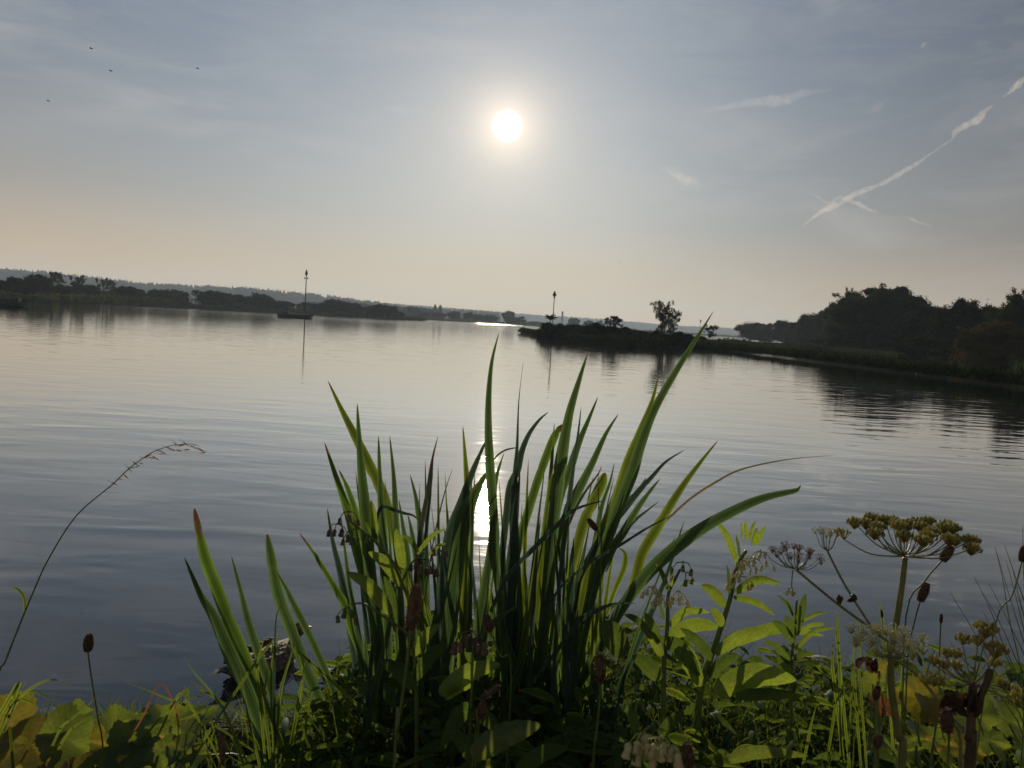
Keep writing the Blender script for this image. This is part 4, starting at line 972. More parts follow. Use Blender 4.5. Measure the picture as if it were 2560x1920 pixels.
def deadleaf(c, w_, h_, Y, parent, mt='leaf_brown'):
    mb = MB(); p0 = P(c[0], c[1], Y); W = px(w_, Y); H = px(h_, Y)
    for i in range(7):
        a = p0 + Vector((R.uniform(-.3, .3) * W, R.uniform(-.2, .2) * W, H * .4)); b = a + Vector((R.uniform(-.3, .3) * W, R.uniform(-.2, .2) * W, -H * R.uniform(.5, 1.1)))
        md = a.lerp(b, .5) + Vector((R.uniform(-.2, .2) * W, R.uniform(-.2, .2) * W, 0)); sp = smooth_path([a, md, b], 5); m_ = len(sp)
        ribbon(mb, sp, [W * .16 * (sin(pi * (j + .6) / m_) ** .6) for j in range(m_)], .5, R.uniform(-1.5, 1.5), wave=.35)
    return mb.build('dead_leaf', M[mt], parent)
for gx, gy, w_, h_ in ((1560,930,80,55),(1650,975,90,50),(1730,950,50,60)): deadleaf(Gz(gx, gy), w_, h_, Y3 - .02, h3)
# brown wilted leaf hanging on the thick stem
deadleaf(Gz(790, 590), 52, 34, 1.22, h1)
roundleaf(Gz(880, 640), 34, 52, 1.24, 'butterbur_yellow', h1, .3, .5, name='yellow_leaf')

# ------------------------------------------------------------------ ribwort plantain heads, one plant each
GP = 'ribwort plantain heads on thin stalks'
def plantain(tip, base, stemb, W, Y, label, pale=False, pts=None):
    """flower head between tip and base in the frame, stalk down to stemb"""
    a, b = P(tip[0], tip[1], Y), P(base[0], base[1], Y); ax = (a - b); L = ax.length; ax.normalize(); q = ax.to_track_quat('Z', 'Y'); r_ = px(W, Y) / 2
    g = P(stemb[0], stemb[1], Y + .04); root = empty('ribwort_plantain', (g.x, g.y, gz(g.x, g.y)), label, 'plantain', GP)
    mb = MB(); mb.blob(b.lerp(a, .5), r_ * .78, r_ * .78, L * .5, ax, 10, 8)
    n = 230
    for i in range(n):
        t = (i + .5) / n; an = 2.399 * i; f = sin(pi * min(.985, .12 + t * .86)) ** .45; c = b.lerp(a, t) + q @ Vector((cos(an) * r_ * .78 * f, sin(an) * r_ * .78 * f, 0))
        d = (q @ Vector((cos(an), sin(an), .9))).normalized(); s_ = r_ * .22
        mb.blob(c, s_ * .55, s_ * .55, s_ * 1.1, d, 4, 3)
    mb.build('flower_head', M['plantain'], root)
    mb = MB()
    for i in range(70):
        t = R.random(); an = R.uniform(0, 6.28); f = sin(pi * min(.985, .12 + t * .86)) ** .45; c = b.lerp(a, t) + q @ Vector((cos(an) * r_ * .9 * f, sin(an) * r_ * .9 * f, 0))
        d = (q @ Vector((cos(an), sin(an), .5))).normalized(); mb.tube([c, c + d * r_ * .35], [r_ * .05, r_ * .02], 3, cap=False)
    mb.build('stamens', M['plantain_pale'], root)
    mid = pts or []
    w_ = [b + ax * L * .05] + [P(x, y, Y + .01) for x, y in mid] + [g]; gg = Vector((g.x, g.y, gz(g.x, g.y) - .02))
    if g.z > gg.z + .01: w_.append(gg)
    mb = MB(); mb.tube(smooth_path(w_, 4), [max(px(3.6, Y) / 2, r_ * .17)] * (len(w_) * 4 - 3), 6); mb.build('stalk', M['stem'], root)
    return root
plantain((223,1586),(219,1628),(258,1900),26,1.35,'round short plantain head alone over the water at lower left', pts=[(228,1690),(244,1790)])
plantain((1042,1462),(1026,1576),(985,1920),38,.66,'large blurred plantain head close to the camera, left of centre', pts=[(1012,1700),(993,1830)])
plantain((1498,1632),(1500,1705),(1482,1920),29,.95,'upright plantain head on a straight stalk, right of the reed foot', pts=[(1500,1740),(1490,1850)])
plantain((1214,1536),(1226,1578),(1278,1700),25,1.35,'small backlit plantain head before the centre of the reeds', pts=[(1250,1640)])
plantain((1248,1714),(1202,1748),(1180,1920),17,1.15,'leaning plantain head near the bottom, left of centre')
plantain((1210,1756),(1200,1796),(1188,1920),24,1.15,'short plantain head below the leaning one')
plantain((1470,1297),(1492,1325),(1496,1700),17,1.7,'small drooping head hanging among the right reeds', pts=[(1503,1360),(1500,1500)])
plantain((2319,1458),(2300,1503),(2255,1900),24,1.35,'dark plantain head just right of the thick hogweed stem', pts=[(2285,1560),(2270,1640)])
plantain((2380,1366),(2355,1402),(2250,1900),26,1.4,'dark plantain head touching the right underside of the big umbel', pts=[(2310,1455),(2265,1540)])
plantain((2562,1366),(2555,1404),(2440,1900),22,1.25,'plantain head half cut by the right edge', pts=[(2530,1490),(2488,1562)])
plantain((1716,1858),(1722,1918),(1726,1990),36,.95,'backlit plantain head at the bottom edge beside the cream bells')
plantain((2368,1772),(2368,1830),(2362,1990),34,.9,'fat dark plantain head below the crumpled dead leaf')
plantain((2196,1714),(2188,1748),(2180,1990),20,1.2,'dark plantain head left of the thick hogweed stem', pts=[(2184,1850)])
plantain((2200,1838),(2190,1868),(2190,1990),24,1.1,'round dark plantain head low beside the hogweed stem')
plantain((555,1830),(557,1915),(558,1990),17,1.0,'slim dark plantain head standing at the bottom left')
plantain((2354,1535),(2352,1558),(2350,1900),9,1.7,'tiny pale seed head between hogweed and rushes', pts=[(2348,1680)])

# ------------------------------------------------------------------ single grasses
def grass_stalk():
    r = empty('arching_grass', P(-20, 1760, 1.5), 'lone arching grass stalk with a drooping seed panicle at left', 'grass stalk')
    Jz = lambda x, y: zt((0, 1050), 2.765, x, y)
    Y = 1.45; line = [(-12,1730),(15,1650),(52,1555),(82,1483),(120,1400),(190,1290),(280,1212),(322,1172),(370,1137),(402,1122),(440,1112),(490,1112),(514,1132)]
    w_ = [P(x, y, Y) for x, y in line]; w_ = [Vector((w_[0].x - .05, Y, gz(w_[0].x, Y)))] + w_; sp = smooth_path(w_, 4)
    mb = MB(); mb.tube(sp, [px(2.6, Y) * (1 - .8 * i / len(sp)) for i in range(len(sp))], 5); mb.build('stalk', M['stem'], r)
    mb = MB()
    for (x, y) in [Jz(*p) for p in ((790,440),(830,410),(870,390),(895,340),(915,330),(935,300),(950,320),(975,300),(1000,260),(1020,250),(1050,262),(1075,262),(1100,215),(1115,235),(1130,225),(1160,190),(1190,205),(1215,165),(1235,210),(1255,175),(1285,165),(1290,205),(1330,185),(1350,195),(1385,205),(1405,225))]:
        p = P(x, y, Y + R.uniform(-.02, .02)); d = (Vector((1, R.uniform(-.5, .5), R.uniform(-.9, .5)))).normalized(); l_ = px(R.uniform(12, 20), Y)
        mb.blob(p, l_ * .11, l_ * .11, l_ * .5, d, 5, 4); mb.tube([p - d * l_ * .5, p - d * l_ * .9 + Vector((-.002, 0, .002))], [.0003, .0003], 3, cap=False)
        mb.tube([p + d * l_ * .4, p + d * l_ * .8], [.0003, .0001], 3, cap=False)
    mb.build('panicle', M['plantain_pale'], r)
    petl = [(62,1532),(62,1500),(50,1478),(35,1470),(24,1478)]; blade(petl[::-1], 9, Y, Y, 'grass', r, prof=longp)
grass_stalk()
def tuft(label, blades, Y, group='grass tufts at the water edge', name='grass_tuft'):
    b0 = blades[0][0][-1]; r = empty(name, P(b0[0], b0[1], Y), label, 'grass tuft', group)
    for tr, W, mt in blades: blade(tr, W, Y, Y + R.uniform(-.08, .08), mt, r, name='blade', prof=longp, twist=R.uniform(-.5, .5))
Dz = lambda x, y: zt((400, 1450), 3.16, x, y)
Iz = lambda x, y: zt((0, 1500), 3.687, x, y)
tuft('sunlit yellow green grass tuft in front of the duck', [([Dz(*p) for p in q], w_, mt) for q, w_, mt in [
 ([(1000,150),(940,230),(915,330),(905,600),(900,900),(910,1300)],9,'iris_dark'), ([(975,320),(930,470),(890,640),(880,900),(900,1300)],11,'grass'), ([(850,380),(800,530),(770,680),(790,950),(820,1300)],9,'grass'),
 ([(1065,440),(1040,580),(990,740),(950,900),(920,1250)],10,'grass'), ([(1065,440),(1100,600),(1130,750),(1100,900),(1040,1250)],8,'grass'), ([(860,650),(840,780),(820,900),(840,1100)],11,'grass'), ([(630,700),(660,850),(700,1100),(760,1350)],9,'grass'),
 ([(770,630),(890,580),(960,560)][::-1],9,'grass'), ([(960,480),(1080,560),(1180,640),(1300,750)],12,'grass'), ([(1160,600),(1130,740),(1120,900),(1080,1100)],7,'grass'), ([(1225,840),(1180,980),(1150,1150)],8,'grass'), ([(760,640),(790,800),(850,1000),(960,1300)],14,'grass')]], 1.62)
tuft('forked grass blades reaching over the water left of the small iris fan', [([Dz(*p) for p in q], w_, mt) for q, w_, mt in [
 ([(190,605),(260,720),(350,820),(430,920),(500,1020),(560,1150),(640,1330)],8,'grass'), ([(220,770),(310,850),(420,920)],8,'grass'), ([(585,780),(500,870),(420,960),(330,1100),(250,1300)],4,'iris_dark'), ([(340,920),(230,935),(110,960)],8,'grass'),
 ([(0,915),(80,945),(200,990),(260,1030)],7,'grass'), ([(10,815),(70,900),(120,1000),(150,1160)],6,'grass_red'), ([(450,1165),(400,1250),(350,1350)],6,'grass'), ([(500,1040),(440,1075),(370,1100),(250,1150)],4,'iris_dark'), ([(505,1050),(560,1160),(600,1280),(640,1400)],11,'grass')]], 1.62)
tuft('grass tuft with curved pale blades in the lower left corner', [([Iz(*p) for p in q], w_, mt) for q, w_, mt in [
 ([(645,790),(560,750),(480,735),(380,760),(280,820),(160,900),(60,1050),(-20,1250)],9,'grass'), ([(550,1010),(480,930),(380,870),(280,845),(180,900),(80,1080),(0,1250)],10,'grass'), ([(380,1020),(310,960),(230,920),(130,905),(70,930)],14,'grass'),
 ([(255,720),(210,810),(150,930),(90,1100)],5,'grass_dry'), ([(900,890),(800,980),(680,1080),(560,1180),(480,1350)],8,'grass'), ([(900,1045),(780,1100),(660,1190),(560,1330),(500,1500)],9,'grass'), ([(40,1150),(80,1260),(110,1400)],9,'grass')]], 1.3)
tuft('pair of reddish bent grass blades above the dark glossy leaves', [([Iz(*p) for p in q], w_, mt) for q, w_, mt in [
 ([(1650,1160),(1620,1000),(1560,850),(1490,765),(1420,850),(1340,1030),(1250,1190),(1180,1290)],5,'grass_red'), ([(1145,755),(1300,810),(1500,890),(1680,970),(1790,1030)],7,'grass'), ([(1880,885),(1740,905),(1600,945)],8,'grass')]], 1.6)
Hz_ = lambda x, y: zt((1400, 1500), 3.687, x, y)
tuft('upright grass blades between the dark comfrey and the hogweed', [([Gz(*p) for p in q], w_, mt) for q, w_, mt in [
 ([(870,-60),(885,60),(905,160),(915,280)],9,'grass'), ([(530,40),(500,170),(500,350),(515,700),(520,1100)],9,'grass'), ([(480,80),(480,250),(500,500),(530,800)],10,'grass'), ([(640,60),(670,200),(700,330),(690,600),(720,1000)],8,'grass'),
 ([(450,370),(445,520),(450,640),(480,900)],11,'grass'), ([(770,20),(720,150),(680,280),(640,500),(620,900)],5,'grass'), ([(600,480),(640,640),(660,900)],8,'grass'), ([(120,370),(260,540),(360,680),(480,790),(580,900)],10,'grass'), ([(1120,380),(1100,560),(1080,800)],9,'grass'),
 ([(1560,1250),(1540,1400),(1530,1560)],10,'grass'), ([(540,800),(480,950),(440,1200)],9,'grass'), ([(300,960),(250,1150),(220,1300)],9,'grass')]], 1.7)
# rushes at the right edge
rr_ = random.Random(5)
ru = empty('rush_clump', P(2600, 1900, 1.5), 'clump of thin dark rushes fanning in at the right edge', 'rushes')
for (a, b) in [((1575,930),(1900,1500)),((1770,790),(2010,1340)),((1850,930),(2120,1480)),((1850,1080),(2060,1500)),((2040,660),(2190,1250)),((2030,540),(2210,1050)),((1950,550),(2060,1120)),((2180,370),(2200,1000)),((1570,1330),(1700,1500)),((1960,590),(2230,1480)),((2100,760),(2260,1400)),((1900,860),(2230,1540)),((2120,900),(2280,1500))]:
    x, y = Fz(*a); x2, y2 = Fz(*b); Y = rr_.uniform(1.4, 1.65); dx = (x2 - x) / (y2 - y)
    stem([(x2 + dx * 200, y2 + 200 + rr_.uniform(0, 60)), (x2, y2), ((x + x2) / 2 + rr_.uniform(-3, 5), (y + y2) / 2), (x, y)], 4.2, 1.0, Y, 'stem', ru, n=5)

# ------------------------------------------------------------------ uncountable undergrowth
def undergrowth():
    rr = random.Random(11); mb = MB(); mats = [M['grass'], M['iris_dark'], M['grass_dry'], M['comfrey_dark']]
    def bl(x, y, h, w_, lean, mi, Yoff=0):
        z = gz(x, y) - .01; d = Vector((lean[0], lean[1], 0)); n = 4; pts = []
        for i in range(n + 1):
            t = i / n; pts.append(Vector((x, y, z)) + d * h * t * t + Vector((0, 0, h * t * (1 - .25 * t * (abs(lean[0]) + abs(lean[1]))))))
        nf = Vector((rr.uniform(-1, 1), -1, 0)).normalized(); vs = []; uv = []
        for i, p in enumerate(pts):
            w2 = w_ * (1 - (i / n) ** 1.6) + .0003; s_ = Vector((-nf.y, nf.x, 0)) * w2
            vs += [p - s_, p + s_]; uv += [(.15, i / n * .9), (.85, i / n * .9)]
        mb.add(vs, [(2 * i, 2 * i + 1, 2 * i + 3, 2 * i + 2) for i in range(n)], uv, mi)
    def leaf(x, y, z, L, w_, d, mi):
        sp = [Vector((x, y, z)) + d * L * t + Vector((0, 0, -.35 * L * t * t)) for t in (0, .25, .5, .75, 1)]
        ribbon(mb, sp, [w_ * .3, w_ * .9, w_, w_ * .6, w_ * .03], .2, rr.uniform(-.8, .8), mi)
    hmax = [(-1.6, .10), (-1.0, .09), (-.62, .17), (-.3, .32), (0, .42), (.25, .42), (.5, .36), (.75, .30), (1.0, .30), (1.3, .27), (1.8, .34)]
    for i in range(11000):
        x = rr.uniform(-1.7, 1.9); y = rr.uniform(1.25, 2.35)
        if rr.random() < .4 and x < .0: continue
        h = lerp_tab(hmax, x / y * 1.75) * rr.uniform(.35, 1.1) * (.9 if y > 1.6 else .62)
        bl(x, y, h, rr.uniform(.0012, .0035), (rr.gauss(0, .35), rr.gauss(0, .3)), rr.choices([0, 1, 2], [6, 3, 1])[0])
    for i in range(3600):                        # small leaves of vetch, nettle and yarrow
        x = rr.uniform(-.5, 1.8); y = rr.uniform(1.35, 2.3); hm = lerp_tab(hmax, x / y * 1.75)
        z = gz(x, y) + hm * rr.uniform(.1, .75); an = rr.uniform(0, 6.28)
        leaf(x, y, z, rr.uniform(.03, .11), rr.uniform(.004, .014), Vector((cos(an), sin(an), rr.uniform(-.1, .7))).normalized(), rr.choices([0, 3], [2, 3])[0])
    o = mb.build('grass', mats); tag(o, 'tangled grass and small weeds covering the bank under the taller plants', 'grass', kind='stuff')
undergrowth()

rr_ = random.Random(21); mb = MB()
for i in range(520):
    x = rr_.uniform(-.85, .1); y = 1.95 + rr_.random() ** 1.5 * .5; z = max(gz(x, y), 0) + rr_.uniform(0, .05); an = rr_.uniform(-.6, .6) + rr_.choice((0, 1.3)); L = rr_.uniform(.02, .11)
    d = Vector((cos(an) * L, sin(an) * L, rr_.uniform(-.02, .02))); mb.tube([Vector((x, y, z)) - d, Vector((x, y, z + .01)), Vector((x, y, z)) + d], [.0022, .0018, .0012], 4)
    if i % 6 == 0: mb.blob(Vector((x, y, z - .01)), .025, .02, .012, n=6, m=4, lump=.4)
M['litter'] = plain('dead_reed_litter', (.10, .08, .05), .85, .4, 40, .5, .002)
tag(mb.build('reed_litter', M['litter']), 'brown dead stalks and moss littering the water edge at lower left', 'litter', kind='stuff')

# ------------------------------------------------------------------ marks, boats, chimney
M['hull'] = plain('hull_dark', (.025, .028, .026), .6, .3, 3, .3, .01)
M['hull_rim'] = plain('hull_rim', (.16, .17, .15), .5, .2, 3, .2, .01)
M['pole'] = plain('pole_paint', (.10, .10, .09), .5, .3, 4, .2, .01)
M['green'] = plain('beacon_green', (.012, .05, .03), .5, .2, 4, .2, .01)
M['brick'] = plain('chimney_brick', (.16, .09, .07), .9, .2, .6, .3, .02)
def hull(mb, c, L, B, H, head, mi=0):
    """flat workboat hull: raked ends, slight sheer"""
    q = Matrix.Rotation(head, 3, 'Z'); secs = []
    for t in (-.5, -.44, -.25, 0, .25, .44, .5):
        b = B * (1 - (abs(t) * 2) ** 4 * .35); k_ = .0 if abs(t) < .45 else .10 * L
        sh = H * (1 + .35 * (abs(t) * 2) ** 3)
        for (w_, z) in ((-.38, -.25 * H if abs(t) < .46 else H * .25), (-.5, H * .3), (-.5, sh), (-.43, sh), (-.43, sh * .55), (.43, sh * .55), (.43, sh), (.5, sh), (.5, H * .3), (.38, -.25 * H if abs(t) < .46 else H * .25)):
            secs.append(c + q @ Vector((t * L, w_ * b, z)))
    fs = []
    for i in range(6):
        for j in range(10): a = i * 10 + j; b_ = i * 10 + (j + 1) % 10; fs.append((a, b_, b_ + 10, a + 10))
    fs += [tuple(range(9, -1, -1)), tuple(60 + j for j in range(10))]
    mb.add(secs, fs, None, mi)
p = onz(737, 794); bt = empty('barge', (p.x, p.y, 0), 'flat dark barge moored at the tall mast on the lake', 'barge', 'moored flat barges')
mb = MB(); hull(mb, Vector((p.x, p.y, 0)), 7.4, 2.6, .75, -.06); mb.build('hull', M['hull'], bt, smooth=False)
mb = MB(); mb.box(Vector((p.x - .05, p.y, .78)), 6.9, 2.7, .06); mb.build('gunwale', M['hull_rim'], bt, smooth=False)
mb = MB(); mb.box(Vector((p.x - 2.0, p.y, .98)), 1.5, 1.2, .35); mb.box(Vector((p.x - 3.3, p.y, .95)), .12, .12, .5); mb.build('locker', M['hull'], bt, smooth=False)
p2 = onz(20, 765); b2o = empty('barge', (p2.x - 5, p2.y, 0), 'long low barge cut by the left edge with a pale end post', 'barge', 'moored flat barges')
mb = MB(); hull(mb, Vector((p2.x - 4.2, p2.y, 0)), 12.5, 3.0, .75, -.03); mb.build('hull', M['hull'], b2o, smooth=False)
mb = MB(); mb.box(Vector((p2.x - 5, p2.y, .92)), 10.2, 2.4, .36); mb.build('deck', M['green'], b2o, smooth=False)
ex = P(64, 756, p2.y); mb = MB(); mb.box(Vector((ex.x, p2.y - 1.2, .95)), .28, .2, .62); mb.build('end_post', M['hull_rim'], b2o, smooth=False)
# navigation mast by the barge
Ym = p.y - 1.0; b_ = P(762, 792, Ym); tp = P(763.8, 673, Ym)
nv = empty('navigation_mast', (b_.x, Ym, 0), 'tall thin mast with a pointed topmark rising from the moored barge', 'navigation mark', 'navigation marks on poles')
mb = MB(); mb.tube([Vector((b_.x, Ym, -1)), Vector((b_.x, Ym, tp.z - 2.0)), Vector((b_.x, Ym, tp.z - .1))], [.13, .10, .05], 8); mb.build('pole', M['pole'], nv)
mb = MB(); mb.tube([Vector((b_.x, Ym, tp.z - 1.5)), Vector((b_.x, Ym, tp.z - .9)), Vector((b_.x, Ym, tp.z))], [.08, .34, .02], 8); mb.build('topmark', M['green'], nv)
mb = MB(); mb.tube([Vector((b_.x - .32, Ym, tp.z - 2.0)), Vector((b_.x + .32, Ym, tp.z - 2.0))], [.05, .05], 5); mb.blob(Vector((b_.x - .32, Ym, tp.z - 1.9)), .14, .14, .2); mb.blob(Vector((b_.x + .32, Ym, tp.z - 1.9)), .14, .14, .2); mb.build('lamp_bracket', M['pole'], nv)
def beacon(x, ytop, Y, z0, cw, ch, label, rad=.07):
    t = P(x, ytop, Y); r = empty('beacon', (t.x, Y, z0), label, 'beacon', 'navigation marks on poles'); cw_ = px(cw, Y); ch_ = px(ch, Y)
    mb = MB(); mb.tube([Vector((t.x, Y, z0 - .5)), Vector((t.x, Y, t.z - ch_ * .8))], [rad, rad * .7], 8); mb.build('pole', M['pole'], r)
    mb = MB(); n = 12; c = Vector((t.x, Y, t.z - ch_)); mb.tube([c, c + Vector((0, 0, .02)), t + Vector((0, 0, -.02))], [cw_ * .3, cw_ / 2, .01], n); mb.build('cone_topmark', M['green'], r)
    mb = MB(); mb.tube([c - Vector((0, 0, .3)), c + Vector((0, 0, .02))], [rad * 1.7, rad * 1.7], 8); mb.build('collar', M['hull_rim'], r)
beacon(1387, 726, 103, .4, 11, 13, 'slim beacon with an upward cone at the island tip')
beacon(1752, 798, 250, .8, 5, 6, 'tiny beacon on the far shore beside the tallest iris tip')
beacon(1013, 767, 318, .6, 5, 5, 'tiny pole mark on the shore at the end of the left trees', .09)
t = P(1406.5, 779, 1500); ch = empty('chimney', (t.x, 1500, 0), 'slender factory chimney in the haze right of the beacon', 'chimney')
mb = MB(); mb.tube([Vector((t.x, 1500, 0)), Vector((t.x, 1500, t.z))], [2.6, 1.7], 14); mb.build('shaft', M['brick'], ch)
mb = MB(); mb.tube([Vector((t.x, 1500, t.z - 1.6)), Vector((t.x, 1500, t.z + .3))], [2.15, 2.15], 14); mb.build('rim', M['brick'], ch)
# spiky tuft on the island tip
ag = empty('spiky_plant', P(1378, 803, 101), 'spiky palm like plant sprouting at the foot of the slim beacon', 'plant')
mb = MB(); c = P(1376, 800, 101); mb.tube([c - Vector((0, 0, 1.8)), c], [.09, .06], 6); mb.build('stalk', M['bark'], ag)
for i in range(17):
    an = 2.4 * i; L = R.uniform(.9, 1.35); d = Vector((cos(an), sin(an), 0)); st_ = R.uniform(.35, 1.0)
    sp = smooth_path([c, c + d * L * .4 * (1.2 - st_ * .5) + Vector((0, 0, L * .55 * st_)), c + d * L * .95 * (1.1 - st_ * .4) + Vector((0, 0, L * (.95 * st_ - .25)))], 4); mb = MB()
    ribbon(mb, sp, [.085 * max(.08, 1 - abs(j / 8 - .4) * 1.6) for j in range(len(sp))], .2, 0); mb.build('frond', M['crown_dark'], ag)

# ------------------------------------------------------------------ ducks, bird on the water, stone, debris, birds in the air
M['feather'] = plain('duck_feather', (.11, .08, .05), .6, .5, 60, 1.0, .006, col2=(.30, .24, .16), spec=.25)
M['feather_dark'] = plain('duck_feather_dark', (.02, .017, .014), .6, .4, 50, .5, .004)
M['bill'] = plain('duck_bill', (.16, .10, .03), .4, .2, 40, .1, .001)
M['white_f'] = plain('bird_white', (.6, .6, .6), .7, .1, 30, .2, .002)
def duck(loc, head, s_, label, group, bm_='feather', name='duck', neck_up=1.0):
    r = empty(name, loc, label, 'duck' if name == 'duck' else 'bird', group); q = Matrix.Rotation(head, 3, 'Z')
    W = lambda x, y, z: Vector(loc) + q @ (Vector((x, y, z)) * s_)
    mb = MB(); n = 16
    rings = [(-.27, .012, .010, .095), (-.24, .035, .018, .085), (-.19, .065, .045, .065), (-.12, .092, .075, .050), (-.03, .105, .095, .042), (.06, .102, .095, .040), (.13, .082, .080, .048), (.175, .055, .060, .068), (.195, .040, .045, .105), (.205, .032, .034, .145 * neck_up), (.215, .034, .036, .175 * neck_up), (.235, .036, .040, .200 * neck_up), (.262, .028, .030, .203 * neck_up), (.28, .010, .012, .198 * neck_up)]
    vs = []; uv = []
    for i, (x, ry, rz, zc) in enumerate(rings):
        for j in range(n):
            a = 2 * pi * j / n
            if i in (8, 9, 10): v = W(x + .9 * rz * cos(a), ry * sin(a), zc + .25 * rz * cos(a))
            else: v = W(x, ry * sin(a), zc + rz * cos(a))
            vs.append(v); uv.append((j / n, i / 13))
    mb.add(vs, [(i * n + j, (i + 1) * n + j, (i + 1) * n + (j + 1) % n, i * n + (j + 1) % n) for i in range(13) for j in range(n)] + [tuple(range(n)), tuple(13 * n + j for j in range(n - 1, -1, -1))], uv)
    mb.build('body', M[bm_], r)
    mb = MB(); hz_ = .197 * neck_up
    mb.add([W(.275, -.014, hz_ + .008), W(.275, .014, hz_ + .008), W(.275, .014, hz_ - .008), W(.275, -.014, hz_ - .008), W(.325, -.012, hz_ - .006), W(.325, .012, hz_ - .006), W(.323, .012, hz_ - .011), W(.323, -.012, hz_ - .011)], [(0, 1, 5, 4), (1, 2, 6, 5), (2, 3, 7, 6), (3, 0, 4, 7), (4, 5, 6, 7)])
    mb.build('bill', M['bill'], r)
    for sg in (-1, 1):                           # folded wings laid with rows of feathers
        mb = MB()
        for row in range(6):
            for k_ in range(9):
                x = .10 - k_ * .034 + row * .006; a = sg * (.35 + row * .19); zz = .045 + .10 * cos(a); yy = .108 * sin(a) * (1 - .9 * max(0, -x - .05))
                c = W(x, yy, zz * (1 - .5 * max(0, -x - .1)) + .003); d = (q @ Vector((-1, sg * .05, .06))).normalized(); nf = (q @ Vector((0, sin(a), cos(a)))).normalized(); L = .045 * s_
                ribbon(mb, [c, c + d * L * .5 + nf * .004, c + d * L + nf * .009], [.010 * s_, .014 * s_, .005 * s_], .3, R.uniform(-.3, .3), nfac=nf)
        mb.build('wing', M[bm_], r)
    mb = MB(); ribbon(mb, [W(-.22, 0, .098), W(-.29, 0, .105), W(-.35, 0, .10)], [.03 * s_, .028 * s_, .006 * s_], .1, 0, nfac=Vector((0, 0, 1))); mb.build('tail', M['feather_dark'], r)
    return r
p = onz(672, 1668); duck((p.x - .02, p.y, -.02), 1.0, .92, 'brown mottled duck swimming behind the small iris fan', 'ducks by the bank', neck_up=.8)
p = onz(862, 1682); duck((p.x + .08, p.y, -.03), .3, .62, 'duck mostly hidden behind the left iris leaves', 'ducks by the bank', 'feather_dark')
p = onz(2303, 918); duck((p.x, p.y, -.02), 2.9, 1.6, 'small pale breasted water bird by the right bank', None, 'white_f', 'water_bird')
M['stone'] = plain('stone', (.10, .095, .085), .5, .3, 30, .6, .01, col2=(.20, .19, .17), spec=.6)
p = onz(2040, 1664, 0); mb = MB(); mb.blob(Vector((p.x, p.y, .01)), .13, .09, .04, n=14, m=8, lump=.06); tag(mb.build('stone', M['stone']), 'flat wet stone in the shallows below the dark comfrey', 'stone')
p = onz(1520, 1680, 0)
M['debris'] = plain('floating_debris', (.22, .11, .05), .8, .4, 3, .3, .01)
rr_ = random.Random(3); mb = MB()
for i in range(240):
    t = rr_.random(); x = 2262 + 240 * t; y = 918 + 12 * t + rr_.uniform(-1, 3); q = onz(x, y); L = rr_.uniform(.2, .9); an = rr_.uniform(-.25, .25)
    mb.tube([q + Vector((-cos(an) * L, -sin(an) * L, .02)), q + Vector((cos(an) * L, sin(an) * L, rr_.uniform(.02, .10)))], [.03, .015], 4)
tag(mb.build('floating_reeds', M['debris']), 'line of orange brown floating reed litter under the right trees', 'reed litter', kind='stuff')
for i, (x, y, Y, lb) in enumerate([(228, 121, 42, 'topmost of the tiny birds in the upper left sky'), (277, 177, 45, 'tiny bird below the topmost one at upper left'), (494, 171, 50, 'tiny bird nearest the sun in the upper left sky'), (121, 252, 48, 'tiny bird farthest left in the sky'), (1548, 655, 70, 'tiny bird low in the sky right of the sun')]):
    c = P(x, y, Y); r = empty('flying_bird', c, lb, 'bird', 'tiny birds in the sky'); s_ = .17 if i < 4 else .12
    mb = MB(); mb.blob(c, s_ * .18, s_ * .18, s_ * .55, Vector((1, .3, -.1)), 6, 5); mb.build('body', M['feather_dark'], r)
    for sg in (-1, 1):
        mb = MB(); ribbon(mb, [c, c + Vector((-.1 * s_, sg * .5 * s_, .25 * s_)), c + Vector((-.35 * s_, sg * 1.0 * s_, .12 * s_))], [.14 * s_, .11 * s_, .02 * s_], .1, 0, nfac=Vector((0, 0, 1))); mb.build('wing', M['feather_dark'], r)

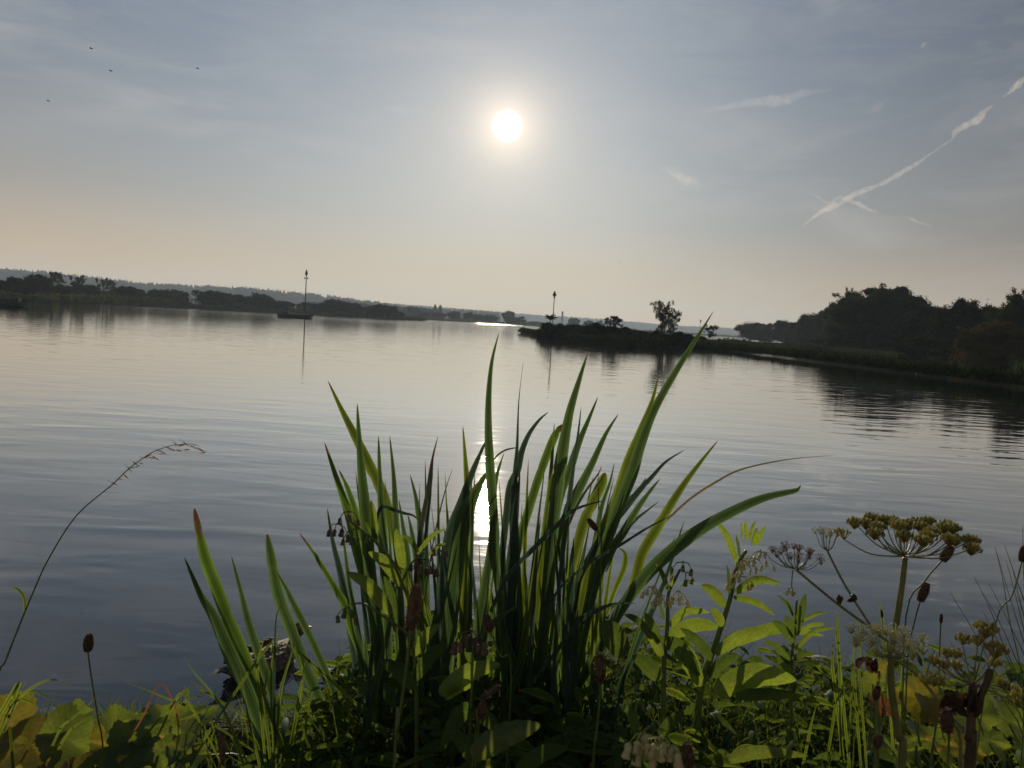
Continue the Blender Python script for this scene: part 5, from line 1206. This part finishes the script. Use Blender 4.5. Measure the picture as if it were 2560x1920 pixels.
# ------------------------------------------------------------------ contrails and wisps far above the haze
def cloudmat(name, dens):
    m, kk, out = newmat(name)
    pos = kk.n('ShaderNodeNewGeometry').outputs['Position']
    n1 = kk.noise(pos, .022, 4, .65, 1.0)
    f = kk.ramp(n1, [(.32, 0.0), (.72, 1.0)])
    v = kk.n('ShaderNodeVolumePrincipled', {'Color': (1.0, .96, .91, 1), 'Density': kk.m('MULTIPLY', f, dens), 'Anisotropy': .5})
    kk.t.links.new(v.outputs[0], out.inputs['Volume']); return m
CD = 7000
def trail(name, pts, wid, dens, label, cat, group, lump=.22, seed=1, sub=10, flat=1.0):
    rr = random.Random(seed); w3 = smooth_path([P(x, y, CD) for x, y in pts], sub); m = len(w3); nn = 12; vs = []; f1 = [rr.uniform(0, 6) for _ in range(4)]
    for i, p in enumerate(w3):
        u = i / (m - 1) * (len(wid) - 1); j = min(int(u), len(wid) - 2); wv = wid[j] + (wid[j + 1] - wid[j]) * (u - j)
        wv *= 1 + lump * (sin(i * .55 + f1[0]) * .5 + sin(i * 1.3 + f1[1]) * .3 + rr.uniform(-.3, .3)); t = (w3[min(i + 1, m - 1)] - w3[max(i - 1, 0)]).normalized()
        s1 = t.cross(fwd).normalized(); s2 = s1.cross(t); r_ = max(.6, wv / F * CD / 2); off = s1 * (r_ * .25 * sin(i * .4 + f1[2]))
        for k_ in range(nn):
            a = 2 * pi * k_ / nn; q = r_ * 1.25 * (1 + rr.uniform(-.2, .2)); vs.append(p + off + s1 * cos(a) * q + s2 * sin(a) * q * flat)
    mb = MB(); mb.add(vs, [(i * nn + k_, i * nn + (k_ + 1) % nn, (i + 1) * nn + (k_ + 1) % nn, (i + 1) * nn + k_) for i in range(m - 1) for k_ in range(nn)] + [tuple(range(nn - 1, -1, -1)), tuple((m - 1) * nn + k_ for k_ in range(nn))])
    import bmesh
    o = mb.build(name, cloudmat(name + '_vapour', dens)); bm = bmesh.new(); bm.from_mesh(o.data); bmesh.ops.recalc_face_normals(bm, faces=bm.faces[:]); bm.to_mesh(o.data); bm.free()
    return tag(o, label, cat, group)
GT = 'vapour trails in the right sky'
trail('contrail', [(2006,564),(2059,528),(2112,499),(2198,461),(2265,426),(2311,395),(2374,352),(2391,329),(2444,296),(2470,272),(2492,258)], [2,12,13,9,11,6,5,11,18,7,2], .0052, 'long bright vapour trail climbing to the upper right', 'contrail', GT)
trail('contrail', [(2505,243),(2526,229),(2540,215),(2556,202),(2580,190)], [2,8,15,12,6], .007, 'short puffy piece of vapour trail at the right edge', 'contrail', GT, seed=3)
trail('contrail', [(1990,470),(2030,486),(2072,506),(2100,494),(2129,504),(2165,520),(2197,533)], [1,4,6,7,9,9,2], .0060, 'short vapour trail crossing the long one near its lower end', 'contrail', GT, seed=4)
trail('contrail', [(2250,539),(2285,550),(2310,560),(2336,570)], [1,6,5,1], .0060, 'faint short vapour streak right of the crossing', 'contrail', GT, seed=5)
GW = 'thin cloud wisps right of the sun'
trail('cloud_wisp', [(1720,280),(1850,262),(1960,247),(2020,232),(2090,222)], [2,16,24,14,2], .0022, 'brightest thin cloud streak high right of the sun', 'cloud', GW, seed=6, flat=.6)
trail('cloud_wisp', [(1640,412),(1680,430),(1720,450),(1765,466)], [2,18,20,2], .0024, 'short slanting cloud wisp right of and below the sun', 'cloud', GW, seed=7, flat=.6)
trail('cloud_wisp', [(2150,290),(2190,268),(2230,240)], [2,16,2], .0016, 'faint wisp between the bright streak and the long vapour trail', 'cloud', GW, seed=8, flat=.6)
trail('cloud_wisp', [(930,268),(1010,275),(1100,283)], [2,16,2], .0016, 'thin pale wisp left of the sun', 'cloud', GW, seed=9, flat=.6)
trail('cloud_wisp', [(2300,118),(2310,112),(2318,108)], [2,9,2], .0050, 'tiny white cloud puff high at right', 'cloud', GW, seed=10)

# ------------------------------------------------------------------ haze
hm = MB(); hm.box(Vector((0, 2000, 63)), 7000, 4400, 132)
m, kk, out = newmat('haze_air')
v = kk.n('ShaderNodeVolumePrincipled', {'Color': (.68, .82, .96, 1), 'Density': .00021, 'Anisotropy': .25}); kk.t.links.new(v.outputs[0], out.inputs['Volume'])
hz_o = hm.build('haze', m, smooth=False); tag(hz_o, 'thin blue morning haze over the lake and far hills', 'haze', kind='stuff')
